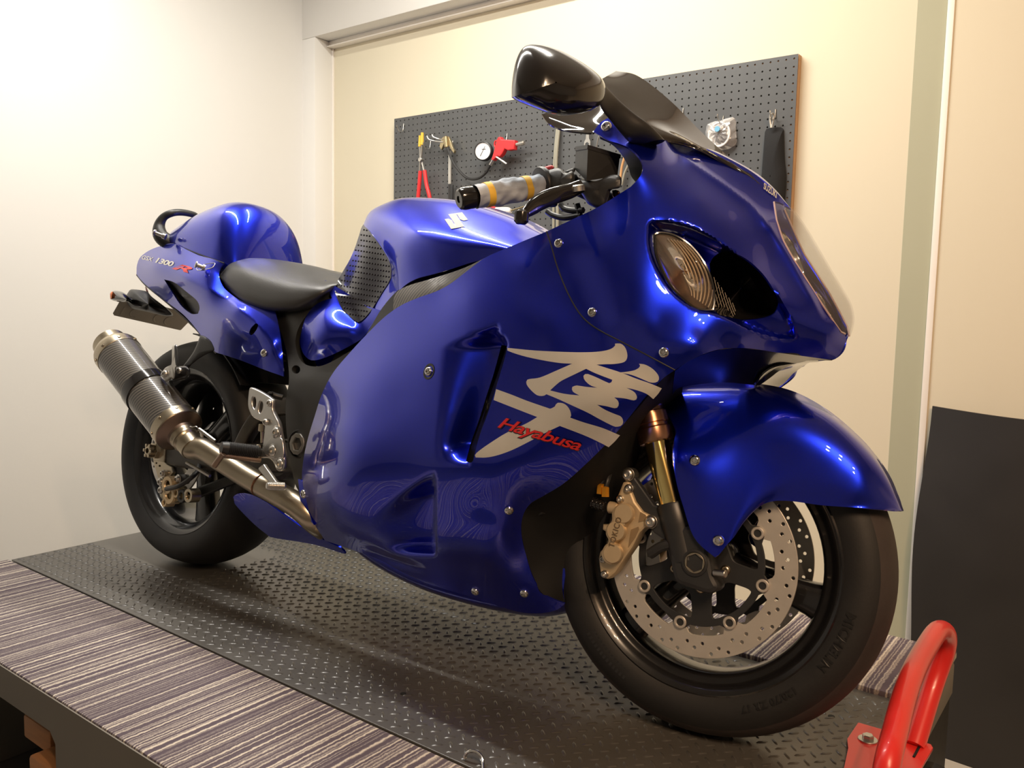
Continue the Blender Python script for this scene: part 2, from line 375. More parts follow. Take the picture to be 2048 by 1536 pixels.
# dark caster below the platform end
cw = tag(empty('caster_wheel', (1.81, .35, -.15)), 'black caster wheel below the red hoop at the platform end', 'wheel')
mb = MB(); mb.add(*lathe([(.02, -.02), (.05, -.02), (.058, -.012), (.058, .012), (.05, .02), (.02, .02)], (np.eye(3)[:, [0, 2, 1]], np.array([0, 0, 0])), 28)); mb.build('tread', M['gloss_black'], cw)
mb = MB(); mb.add(*cyl((0, -.025, 0), (0, .025, 0), .02, 16, .002)); mb.build('hub', M['zinc'], cw)
# carabiner ring on the mat edge
mb = MB(); pts = [wz(931, 1522, 0), wz(930, 1516, .004), wz(936, 1508, .012), wz(945, 1506, .015), wz(955, 1509, .014), wz(964, 1519, .01), wz(966, 1530, .006), wz(967, 1545, .002)]
pts = [(x, y, z + .003) for x, y, z in pts]
mb.add(*stube(pts, .0028, 10, 5)); tag(mb.build('metal_ring', M['chrome'], loc=(1.25, -.3, 0)), 'small shiny metal ring at the near edge of the black mat', 'ring')
# things stored under the platform
def thing(name, mb, m, loc, label, cat, group=None, **k):
    return tag(mb.build(name, m, loc=loc, **k), label, cat, group)
mb = MB(); mb.add(*box((.30, -.45, -.2), (.34, .1, .03), .004, rot=None)); thing('timber_plank', mb, M['dark_wood'], (.30, -.45, -.215), 'dark timber plank stored under the platform, highest of the two', 'plank')
mb = MB(); mb.add(*box((.30, -.38, -.26), (.44, .12, .03), .004)); thing('timber_plank', mb, M['dark_wood'], (.30, -.38, -.275), 'dark timber plank stored under the platform, behind the orange wooden block', 'plank')
mb = MB(); mb.add(*box((.435, -.56, -.19), (.10, .10, .06), .008)); mb.add(*cyl((.48, -.56, -.185), (.508, -.56, -.185), .018, 16, .003))
thing('wooden_block', mb, M['wood'], (.435, -.56, -.22), 'orange wooden block with a round peg below the carpet edge', 'wood block')
mb = MB(); mb.add(*box((.33, -.53, -.155), (.12, .08, .05), .006))
thing('wooden_block', mb, M['wood'], (.33, -.53, -.18), 'plain orange wooden block at the left edge under the platform', 'wood block')
mb = MB(); rr = []
for i in range(9):
    t = i / 8; rr.append([(.475 + .07 * t + .01 * sin(5 * t + j), -.55 + .05 * cos(2 * pi * j / 14), -.262 - .03 * t + (.026 + .012 * sin(3 * t)) * sin(2 * pi * j / 14)) for j in range(14)])
V, F = grid(rr, cv=True); F += [tuple(range(13, -1, -1)), tuple(8 * 14 + j for j in range(14))]; mb.add(V, F)
thing('work_glove', mb, [M['cloth_w']], (.5, -.55, -.26), 'cream cloth work glove under the platform', 'glove')

# ------------------------------------------------------------------ pegboard
PX0, PX1, PZ1, PYF = -.612, 1.141, 1.521, 1.37
pb = tag(empty('pegboard', (.26, 1.385, .62)), 'large dark grey pegboard of tools mounted on the cream wall', 'pegboard')
M['peg'] = mat('dark_grey_hardboard', (.085, .089, .092), .38, noise=.12, nscale=6)
mb = MB(); nx, nz = 70, 36; px = (PX1 - PX0) / nx; pz = px; r = .0031
off8 = [(cos(radians(45 * q + 22.5)) * r, sin(radians(45 * q + 22.5)) * r) for q in range(8)]
vid = {}
def gv(i, k):
    if (i, k) not in vid: vid[(i, k)] = len(mb.v); mb.v.append((PX0 + i * px, PYF, PZ1 - k * pz))
    return vid[(i, k)]
for i in range(nx):
    for k in range(nz):
        cs = [gv(i, k), gv(i, k + 1), gv(i + 1, k + 1), gv(i + 1, k)]
        if i == 0 and k != 3: pass
        cx, cz = PX0 + (i + .5) * px, PZ1 - (k + .5) * pz; h = len(mb.v)
        for u, v in off8: mb.v.append((cx + u, PYF, cz + v))
        for u, v in off8: mb.v.append((cx + u, PYF + .005, cz + v))
        # corners: 0 TL,1 BL,2 BR,3 TR ; octagon verts 0..7 ccw starting at +22.5deg
        q = [(cs[3], cs[0], h + 2, h + 1), (cs[0], h + 3, h + 2), (cs[0], cs[1], h + 4, h + 3), (cs[1], h + 5, h + 4), (cs[1], cs[2], h + 6, h + 5), (cs[2], h + 7, h + 6), (cs[2], cs[3], h + 0, h + 7), (cs[3], h + 1, h + 0)]
        for w in q: mb.f.append(w); mb.mi.append(0); mb.sm.append(False)
        for e in range(8): mb.f.append((h + e, h + (e + 1) % 8, h + 8 + (e + 1) % 8, h + 8 + e)); mb.mi.append(0); mb.sm.append(False)
mb.build('perforated_panel', M['peg'], pb, loc=(0, 0, 0), angle=0).location = (-.26, -1.385, -.62)
mb = MB()
for x, z, sx, sz in (((PX0 + PX1) / 2, PZ1 - .008, PX1 - PX0, .016), ((PX0 + PX1) / 2, PZ1 - nz * pz + .008, PX1 - PX0, .016), (PX0 + .008, PZ1 - nz * pz / 2, .016, nz * pz - .033), (PX1 - .008, PZ1 - nz * pz / 2, .016, nz * pz - .033)):
    mb.add(*box((x, (PYF + .0055 + 1.3995) / 2, z), (sx, 1.3995 - PYF - .0055, sz), .0), smooth=False)
mb.build('wood_frame', mat('raw_wood', (.50, .30, .16), .7, noise=.2, nscale=15), pb).location = (-.26, -1.385, -.62)
def hook(x, z, L=.045, up=.03, label=''):
    mb = MB(); y = PYF
    mb.add(*stube([(x, y - .001, z + up), (x, y - .004, z + up * .4), (x, y - .008, z), (x - .0, y - L * .6, z - .006), (x, y - L, z + .008), (x, y - L - .003, z + .018)], .0019, 8, 4))
    return tag(mb.build('peg_hook', M['zinc'], loc=(x, y, z)), label, 'hook')
hook(-.553, 1.462, .04, .032, 'empty metal hook in the top left corner of the pegboard')
hook(.010, 1.365, .045, .03, 'metal hook holding the red tyre inflator')
hook(.759, 1.372, .04, .03, 'metal hook on the pegboard above the windscreen edge, left of the clear bag')
hook(.904, 1.340, .045, .02, 'metal hook holding the clear plastic bag')
hook(1.078, 1.330, .045, .03, 'metal hook holding the black fabric pouch')
hook(-.395, 1.375, .045, .03, 'metal hook holding the red handled pliers')
hook(-.272, 1.365, .045, .03, 'metal hook behind the brass coloured clamp')
# pliers
pl = tag(empty('long_pliers', (-.41, 1.34, 1.17)), 'long pliers with red handles and yellow taped tips hanging on the pegboard', 'pliers')
def pp(root, name, mb, m, **k):
    o = mb.build(name, m, **k); o.parent = root; o.location = -root.location; return o
y = 1.335
mb = MB(); mb.add(*stube([(-.424, y, 1.385), (-.421, y, 1.34), (-.413, y, 1.315), (-.397, y, 1.27)], .0042, 8)); mb.add(*stube([(-.409, y - .004, 1.385), (-.412, y - .004, 1.34), (-.418, y - .004, 1.315), (-.421, y - .004, 1.27)], .0042, 8)); mb.add(*cyl((-.415, y - .012, 1.325), (-.415, y + .006, 1.325), .009, 14, .001)); pp(pl, 'jaw', mb, M['zinc'])
for s, P in ((0, [(-.397, y, 1.28), (-.385, y, 1.22), (-.366, y, 1.165), (-.36, y, 1.10)]), (1, [(-.421, y, 1.28), (-.427, y, 1.22), (-.433, y, 1.165), (-.437, y, 1.10)])):
    mb = MB(); mb.add(*stube(P, .0085, 12)); pp(pl, 'handle', mb, M['red_pl'])
for P in ([(-.425, y, 1.38), (-.424, y, 1.425)], [(-.409, y - .004, 1.385), (-.408, y - .004, 1.435)]):
    mb = MB(); mb.add(*stube(P, [.0075, .006], 10)); pp(pl, 'tape', mb, M['yellow'])
# clamp with hose end
brass = mat('brass_plate', (.48, .40, .25), .3, 1., noise=.15, nscale=60)
ck = tag(empty('pipe_clamp', (-.27, 1.33, 1.36)), 'brass coloured clamp with two long wire arms hanging on the pegboard', 'clamp')
mb = MB(); V, F = plate_me([[(-.31, 1.37), (-.30, 1.40), (-.285, 1.408), (-.262, 1.405), (-.25, 1.385), (-.24, 1.36), (-.228, 1.345), (-.232, 1.335), (-.25, 1.355), (-.262, 1.375), (-.285, 1.378), (-.30, 1.355)]], .012, .001); mb.add([(x, 1.335 + z, yy) for x, yy, z in V], F); mb.add(*cyl((-.272, 1.325, 1.405), (-.267, 1.325, 1.36), .009, 14, .002)); pp(ck, 'body', mb, brass)
mb = MB(); mb.add(*stube([(-.29, 1.33, 1.385), (-.325, 1.32, 1.39), (-.35, 1.31, 1.398), (-.362, 1.31, 1.413)], .003, 8)); mb.add(*stube([(-.29, 1.33, 1.395), (-.315, 1.33, 1.4), (-.335, 1.32, 1.408), (-.342, 1.32, 1.418)], .003, 8)); pp(ck, 'wire_arm', mb, M['zinc'])
# strap hanging below
mb = MB(); mb.add(*box((-.272, 1.352, 1.285), (.014, .006, .135), .002)); st = tag(empty('hanging_strap', (-.27, 1.352, 1.08)), 'black strap with a light grey upper part hanging below the clamp', 'strap'); pp(st, 'grey_webbing', mb, mat('grey_webbing', (.5, .49, .45), .8, noise=.2, bump=.3))
mb = MB(); mb.add(*box((-.264, 1.352, 1.12), (.024, .008, .19), .003)); pp(st, 'black_webbing', mb, M['black_pl'])
# tyre inflator
inf = tag(empty('tyre_inflator', (.02, 1.32, 1.33)), 'red tyre inflator gun with round white pressure gauge and black hose', 'inflator')
V, F = plate_me([[(.005, 1.362), (.012, 1.372), (.022, 1.372), (.028, 1.362), (.094, 1.352), (.09, 1.318), (.06, 1.317), (.045, 1.324), (.033, 1.306), (.02, 1.296), (.012, 1.30), (-.012, 1.285), (-.02, 1.29), (-.008, 1.32), (-.004, 1.335)]], .024, .004)
mb = MB(); mb.add([(x, 1.32 + z, yy) for x, yy, z in V], F); pp(inf, 'body', mb, M['red_pl'])
mb = MB(); mb.add(*stube([(.004, 1.32, 1.358), (-.01, 1.32, 1.36), (-.014, 1.32, 1.345), (-.006, 1.32, 1.332)], .003, 8)); pp(inf, 'guard_ring', mb, M['red_pl'])
mb = MB(); mb.add(*cyl((.09, 1.32, 1.337), (.118, 1.32, 1.340), .007, 14, .001)); mb.add(*cyl((.112, 1.32, 1.339), (.13, 1.32, 1.341), .0085, 14, .001)); pp(inf, 'air_coupling', mb, M['zinc'])
mb = MB(); mb.add(*cyl((-.016, 1.32, 1.292), (-.032, 1.32, 1.27), .0075, 12, .001)); pp(inf, 'hose_ferrule', mb, M['zinc'])
mb = MB(); mb.add(*stube([(.0, 1.312, 1.30), (.025, 1.312, 1.285), (.052, 1.314, 1.268)], .004, 8)); pp(inf, 'lever', mb, M['alu'])
fr = frame((-.062, 1.31, 1.325), (.28, -1, -.05)); mb = MB(); mb.add(*lathe([(1e-5, -.022), (.034, -.022), (.037, -.018), (.037, .004), (.033, .006), (.032, .002), (1e-5, .002)], fr, 36)); g = pp(inf, 'gauge_case', mb, M['black_pl'])
mb = MB(); mb.add(*lathe([(1e-5, .003), (.0325, .003)], fr, 32)); gd = pp(inf, 'gauge_dial', mb, mat('white_dial', (.75, .75, .76), .3, noise=.04))
mb = MB(); mb.add(T(fr, [(-.012, -.018, .0038), (-.010, -.019, .0038), (.010, .017, .0038), (.009, .018, .0038)]), [(0, 1, 2, 3)]); mb.add(T(fr, [(-.004, .006, .0037), (.012, .006, .0037), (.012, .008, .0037), (-.004, .008, .0037)]), [(0, 1, 2, 3)]); pp(inf, 'gauge_needle', mb, M['black_pl'])
mb = MB(); mb.add(*stube([(-.035, 1.32, 1.268), (-.06, 1.325, 1.243), (-.10, 1.33, 1.226), (-.15, 1.335, 1.228), (-.19, 1.335, 1.25), (-.235, 1.33, 1.30), (-.265, 1.325, 1.362)], .005, 10)); pp(inf, 'air_hose', mb, M['black_pl'])
# hanging cable
gc = mat('grey_beige_cable', (.30, .29, .23), .5, noise=.1)
mb = MB(); mb.add(*stube([(.262, 1.36, 1.40), (.258, 1.352, 1.30), (.258, 1.352, 1.2), (.268, 1.352, 1.08), (.268, 1.352, .98), (.262, 1.352, .9)], .006, 10)); mb.add(*stube([(.253, 1.36, 1.40), (.25, 1.352, 1.30), (.246, 1.352, 1.2), (.25, 1.352, 1.08), (.252, 1.352, .98), (.25, 1.352, .9)], .005, 10))
thing('hanging_cable', mb, gc, (.26, 1.35, .9), 'doubled grey cable hanging straight down the pegboard behind the handlebar', 'cable')
# wrench
V, F = plate_me([[(-.008, .10), (-.006, .02), (-.007, .005), (-.013, -.006), (-.014, -.02), (-.008, -.03), (-.007, -.012), (0, -.008), (.007, -.012), (.008, -.03), (.014, -.02), (.013, -.006), (.007, .005), (.006, .02), (.008, .10)]], .005, .0008)
mb = MB(); mb.add([(.392 + x, 1.352 + z, 1.33 + yy) for x, yy, z in V], F); thing('open_end_wrench', mb, M['zinc'], (.39, 1.352, 1.33), 'small open-end wrench hanging between mirror and brake reservoir', 'wrench')
mb = MB(); mb.add(*stube([(.452, 1.36, 1.355), (.44, 1.352, 1.34), (.43, 1.352, 1.30)], .0022, 8)); thing('bent_wire', mb, M['zinc'], (.44, 1.352, 1.33), 'thin bent wire on the pegboard right of the small wrench', 'wire')
mb = MB(); mb.add(*stube([(.552, 1.352, 1.32), (.548, 1.352, 1.26), (.538, 1.352, 1.22), (.532, 1.352, 1.16)], .0045, 8)); thing('copper_cable', mb, mat('copper_cable', (.55, .30, .13), .5, noise=.1), (.54, 1.352, 1.2), 'orange-brown cable hanging on the pegboard beside the reservoir', 'cable')
mb = MB(); mb.add(*stube([(.575, 1.352, 1.30), (.568, 1.352, 1.24), (.55, 1.352, 1.20), (.54, 1.352, 1.16)], .004, 8)); thing('grey_cable', mb, gc, (.56, 1.352, 1.2), 'grey cable hanging right beside the orange-brown cable', 'cable')
# screwdriver-like tool seen over the tank
sd = tag(empty('screwdriver', (.03, 1.335, 1.09)), 'red and clear handled screwdriver with brass coloured shaft hanging behind the tank', 'screwdriver')
mb = MB(); mb.add(*stube([(-.10, 1.335, 1.125), (-.05, 1.335, 1.108), (-.01, 1.335, 1.095)], .013, 12)); pp(sd, 'grip', mb, M['red_pl'])
mb = MB(); mb.add(*stube([(-.012, 1.335, 1.096), (.02, 1.335, 1.09), (.05, 1.335, 1.09), (.062, 1.335, 1.092)], [.013, .018, .016, .009], 14)); pp(sd, 'clear_end', mb, mat('milky_plastic', (.7, .68, .66), .3, noise=.1))
mb = MB(); mb.add(*stube([(.06, 1.335, 1.092), (.165, 1.335, 1.112)], .0035, 8)); pp(sd, 'shaft', mb, brass)
# plastic bag with coiled cable
bg = tag(empty('plastic_bag', (.9, 1.35, 1.26)), 'crumpled clear plastic bag holding a white coil, hung on the pegboard', 'bag')
bagm = mat('clear_film', (.85, .83, .82), .12, noise=.1, nscale=50, bump=1., bscale=45, Transmission_Weight=.75)
rr = []
P = [(.853, 1.338), (.90, 1.345), (.945, 1.349), (.953, 1.30), (.957, 1.275), (.944, 1.255), (.90, 1.248), (.87, 1.258), (.848, 1.30)]
out = resample(cr(P, 5, True), 40, True); cen = np.array([.902, 1.30])
for t in (1, .92, .75, .5, .25, .02): rr.append([(cen[0] + (q[0] - cen[0]) * t, 1.362 - .026 * (1 - t ** 3) - .003 * sin(i * 1.7 + t * 9), cen[1] + (q[1] - cen[1]) * t) for i, q in enumerate(out)])
mb = MB(); mb.add(*grid(rr, cv=True)); pp(bg, 'film', mb, bagm)
mb = MB()
for k in range(5): mb.add(*tube([(.903 + (.03 + .0015 * k) * cos(a), 1.352 - .002 * k, 1.296 + (.034 + .001 * k) * sin(a)) for a in np.linspace(0, 2 * pi, 30)[:-1]], .0035, 8, True))
mb.add(*box((.905, 1.352, 1.318), (.02, .006, .016), .002)); pp(bg, 'white_coil', mb, mat('white_plastic', (.72, .72, .72), .4, noise=.05))
mb = MB(); mb.add(*cyl((.902, 1.328, 1.312), (.902, 1.332, 1.312), .009, 16)); pp(bg, 'blue_sticker', mb, mat('light_blue_paper', (.16, .42, .62), .5, noise=.1))
# black pouch
fab = mat('black_fabric', (.012, .012, .013), .92, noise=.3, nscale=200, bump=.5, bscale=900)
P = [(1.048, 1.294), (1.052, 1.302), (1.075, 1.305), (1.104, 1.301), (1.108, 1.293), (1.116, 1.2), (1.124, 1.15), (1.123, 1.08), (1.116, 1.0), (1.04, 1.0), (1.042, 1.1), (1.044, 1.18)]
out = resample(cr(P, 4, True), 48, True); cen = np.array([1.082, 1.15]); rr = []
for t in (1, .96, .85, .6, .3, .02): rr.append([(cen[0] + (q[0] - cen[0]) * t, 1.366 - .028 * (1 - t ** 4), cen[1] + (q[1] - cen[1]) * t) for q in out])
mb = MB(); mb.add(*grid(rr, cv=True)); po = tag(empty('fabric_pouch', (1.08, 1.35, 1.0)), 'long black fabric pouch hanging at the right end of the pegboard', 'pouch'); pp(po, 'pouch_body', mb, fab)
mb = MB(); mb.add(*stube([(1.075, 1.345, 1.30), (1.070, 1.345, 1.335), (1.078, 1.34, 1.342), (1.082, 1.345, 1.335), (1.078, 1.345, 1.30)], .003, 8)); pp(po, 'wire_loop', mb, M['zinc'])

# ================================================================== motorcycle
def mcol(name, col, rough, metal, flake=True):
    m = mat(name, col, rough, metal, coat=1.)
    nt = m.node_tree; p = nt.nodes['Principled BSDF']; p.inputs['Coat Roughness'].default_value = .015; p.inputs['Coat IOR'].default_value = 1.55
    tc = nt.nodes.new('ShaderNodeTexCoord'); vo = nt.nodes.new('ShaderNodeTexVoronoi'); vo.inputs['Scale'].default_value = 900
    nt.links.new(tc.outputs['Object'], vo.inputs['Vector'])
    mx = nt.nodes.new('ShaderNodeMix'); mx.data_type = 'RGBA'; mx.inputs[0].default_value = .12
    mx.inputs[6].default_value = (*col, 1); nt.links.new(vo.outputs['Color'], mx.inputs[7])
    mx.blend_type = 'MULTIPLY'; nt.links.new(mx.outputs[2], p.inputs['Base Color'])
    return m
M['blue'] = mcol('candy_blue_paint', (.003, .017, .54), .29, .92)
M['silver'] = mat('silver_foil', (.80, .77, .70), .30, .55, coat=.6, noise=.05, nscale=30)
M['tire'] = mat('tyre_rubber', (.012, .012, .0125), .6, noise=.3, nscale=15, bump=.08, bscale=250)
M['tire_worn'] = mat('worn_tyre_tread', (.038, .029, .027), .75, noise=.7, nscale=10, bump=.2, bscale=120)
M['tire_text'] = mat('tyre_lettering', (.006, .006, .006), .5, noise=.1)
M['rim'] = mat('satin_black_rim', (.009, .009, .010), .22, coat=.4, noise=.15, nscale=30)
M['rotor'] = mat('steel_rotor', (.62, .585, .53), .38, .6, noise=.1, nscale=40)
M['gold'] = mat('champagne_anodised', (.66, .52, .33), .42, .55, noise=.08, nscale=40, bump=.05)
M['gold_tube'] = mat('gold_fork_tube', (.95, .74, .30), .12, 1.)
M['bronze'] = mat('bronze_fork_tube', (.50, .27, .17), .22, 1., noise=.05)
M['fork_black'] = mat('black_fork_casting', (.024, .025, .027), .38, noise=.2, nscale=30)
M['orange_fit'] = mat('orange_banjo_fitting', (.75, .33, .03), .3, .7, noise=.05)
M['titan'] = mat('raw_titanium_pipe', (.50, .43, .32), .27, 1., noise=.12, nscale=8)
M['carbon'] = None
M['leather'] = mat('black_vinyl_seat', (.036, .036, .036), .36, noise=.1, nscale=30, bump=.15, bscale=600)
M['frame_black'] = mat('satin_black_frame', (.018, .018, .017), .42, noise=.15, nscale=30, bump=.03)
M['engine'] = mat('dark_engine_metal', (.02, .02, .02), .5, .2, noise=.3)
def carbon():
    m = mat('carbon_weave', (.03, .028, .025), .22, coat=.8); nt = m.node_tree; p = nt.nodes['Principled BSDF']
    tc = nt.nodes.new('ShaderNodeTexCoord'); w = nt.nodes.new('ShaderNodeTexWave'); w.wave_type = 'BANDS'; w.bands_direction = 'X'; w.inputs['Scale'].default_value = 42; w.inputs['Distortion'].default_value = .25
    mp = nt.nodes.new('ShaderNodeMapping'); mp.inputs['Rotation'].default_value = (0, radians(-42), radians(14)); nt.links.new(tc.outputs['Object'], mp.inputs[0]); nt.links.new(mp.outputs[0], w.inputs['Vector'])
    mx = nt.nodes.new('ShaderNodeMix'); mx.data_type = 'RGBA'; mx.inputs[6].default_value = (.008, .007, .006, 1); mx.inputs[7].default_value = (.15, .135, .115, 1)
    nt.links.new(w.outputs['Fac'], mx.inputs[0]); nt.links.new(mx.outputs[2], p.inputs['Base Color'])
    mr = nt.nodes.new('ShaderNodeMapRange'); mr.inputs[3].default_value = .6; mr.inputs[4].default_value = .2; nt.links.new(w.outputs['Fac'], mr.inputs[0]); nt.links.new(mr.outputs[0], p.inputs['Roughness'])
    return m
M['carbon'] = carbon()
bike = empty('motorcycle')
bike.matrix_world = Matrix([[*BM[i], 0] for i in range(3)] + [[0, 0, 0, 1]])
tag(bike, 'large metallic blue sport motorcycle with silver character decal, standing on the work platform', 'motorcycle')
def FT(V):   # steered front frame -> motorcycle frame
    return [tuple(SM @ (np.array(v) - OFF) + OFF + AX) for v in V]
def zc(x0, y0, s): return lambda u, v: (x0 + s * u, y0 + s * v)
YR = np.stack([[1, 0, 0], [0, 0, 1], [0, -1, 0]], 1).astype(float)   # columns x, y(=up), z(=-y outward right)
def yfr(x, z, y=0., side=-1):   # frame whose z axis points sideways (side=-1: to the right of the bike)
    R = np.stack([[1, 0, 0], [0, 0, 1], [0, -1, 0]], 1).astype(float)
    if side > 0: R = np.stack([[1, 0, 0], [0, 0, -1], [0, 1, 0]], 1).astype(float)
    return R, np.array([x, y, z], float)
def bolt(mb, fr, r=.008, h=.005, mi=0, tf=None, dark=None):
    """button-head socket screw; frame z points outwards"""
    V, F = lathe([(r, 0), (r, h * .35), (r * .82, h * .8), (r * .55, h), (r * .42, h)], fr, 20); mb.add(tf(V) if tf else V, F, mi)
    V, F = lathe([(r * .42, h), (r * .42, h * .35), (1e-5, h * .3)], fr, 6); mb.add(tf(V) if tf else V, F, mi if dark is None else dark, smooth=False)
def mirror_y(V): return [(x, -y, z) for x, y, z in V]

# ---------------------------------------------------------------- wheels
def prof_mirror(p): return p + [(r, -h) for r, h in p[::-1][1 if abs(p[-1][1]) < 1e-9 else 0:]]
def make_wheel(name, tf, fr0, R, wd, front):
    global hwk
    hwk = 1. if front else 1.5; spa = (-12, 108, 228) if front else (-78, 42, 162)
    k = wd / .060 if front else wd / .095
    if front:
        tp = [(.214, .046), (.219, .050), (.226, .054), (.235, .0585), (.247, .061), (.258, .0605), (.268, .0575), (.279, .051), (.288, .041), (.295, .028), (.299, .013), (.300, 0)]
        rp = [(.219, .049), (.226, .0515), (.2265, .054), (.2235, .0555), (.219, .053), (.213, .049), (.209, .043), (.205, .040), (.199, .0385), (.195, .036), (.192, .030), (.1905, .020), (.190, 0)]
        outer = [(.218, .049), (.205, .036), (.198, .02), (.197, 0)]
    else:
        tp = [(.214, .076), (.220, .080), (.228, .0855), (.240, .0915), (.252, .0945), (.264, .095), (.276, .092), (.286, .084), (.2955, .069), (.303, .048), (.3083, .024), (.3104, 0)]
        rp = [(.219, .0785), (.226, .081), (.2265, .0835), (.2235, .0845), (.218, .082), (.211, .078), (.207, .072), (.203, .066), (.197, .061), (.193, .052), (.190, .035), (.188, .015), (.188, 0)]
        outer = [(.218, .078), (.205, .064), (.198, .02), (.197, 0)]
    mb = MB(); V, F = lathe(prof_mirror(rp), fr0, 96); mb.add(tf(V), F)
    V, F = lathe(prof_mirror(outer), fr0, 96); mb.add(tf(V), [q[::-1] for q in F])
    # hub and three hollow spokes
    hp = prof_mirror([(.012, .055), (.030, .055), (.034, .052), (.037, .040), (.040, .030), (.044, .02), (.045, 0)])
    V, F = lathe(hp, fr0, 40); mb.add(tf(V), F)
    for a in spa:
        rows = []
        for t in np.linspace(0, 1, 9):
            rr = .030 + .166 * t; hw = hwk * .021 + .011 * abs(t - .35) ** 1.0 + .012 * max(0, t - .75) * 4 * max(0, t - .75) * 2; hd = .022 + .004 * t
            rr2 = [(rr, hw * cos(q) * (abs(cos(q)) ** -.35 if abs(cos(q)) > 1e-3 else 1), hd * sin(q) * (abs(sin(q)) ** -.35 if abs(sin(q)) > 1e-3 else 1)) for q in np.linspace(0, 2 * pi, 21)[:-1]]
            rows.append([(x * cos(radians(a)) - y * sin(radians(a)), x * sin(radians(a)) + y * cos(radians(a)), z) for x, y, z in rr2])
        V, F = grid(rows, cv=True, flip=False); V = T(fr0, V); mb.add(tf(V), F)
    w = mb.build(name, M['rim'], bike)
    mb = MB(); V, F = lathe(prof_mirror(tp), fr0, 120)
    n = len(tp) * 2 - 2
    mb.add(tf(V), F)
    for i in range(len(mb.f)):   # worn tread band uses its own rubber
        row = i // 120
        if 6 < row < 2 * len(tp) - 2 - 7: mb.mi[i] = 1
    mb.build('tire', [M['tire'], M['tire_worn'] if front else M['tire']], w, label='black tyre with worn brownish tread' if front else 'wide black tyre')
    return w, tp
FFR = yfr(0, 0)
fw, ftp = make_wheel('front_wheel', FT, FFR, .30, .060, True)
fw['label'] = 'black three-spoke front wheel'
RT = lambda V: [(x, y, z + .311) for x, y, z in V]
rw, rtp = make_wheel('rear_wheel', RT, FFR, .314, .095, False)
rw['label'] = 'black wide rear wheel'
def side_h(tp, r):
    for (r0, h0), (r1, h1) in zip(tp, tp[1:]):
        if r0 <= r <= r1: return h0 + (h1 - h0) * (r - r0) / (r1 - r0)
    return tp[-1][1]
def arc_text(body, size, r0, a_deg, tp, tf, mb, space=1., hoff=.0016):
    V, F = text_me(body, size, space=space, off=size * .028)
    xs = [v[0] for v in V]; out = []
    for x, y, z in V:
        a = radians(a_deg) - x / r0; r = r0 + y
        out.append((r * cos(a), r * sin(a), side_h(tp, r) + hoff))
    mb.add(tf(T(FFR, out)), F, smooth=False); return max(xs)
mb = MB()
arc_text('MICHELIN', .0215, .2385, -9, ftp, FT, mb, 1.06); mb.build('tire_lettering', M['tire_text'], fw, angle=0)
mb = MB(); arc_text('120/70 ZR 17', .0165, .2395, -45, ftp, FT, mb, 1.05); mb.build('tire_size_lettering', M['tire_text'], fw, angle=0)

mb = MB()
for k in range(13):
    a = radians(-117 - 1.8 * k); w_ = radians(.42)
    pts = [(r * cos(q), r * sin(q), side_h(ftp, r) + .0007) for r, q in ((.2405, a - w_), (.2405, a + w_), (.2585, a + w_ * 1.2), (.2585, a - w_ * 1.2))]
    mb.add(FT(T(FFR, pts)), [(0, 1, 2, 3)], smooth=False)
mb.build('sidewall_ribs', M['black_pl'], fw, angle=0)
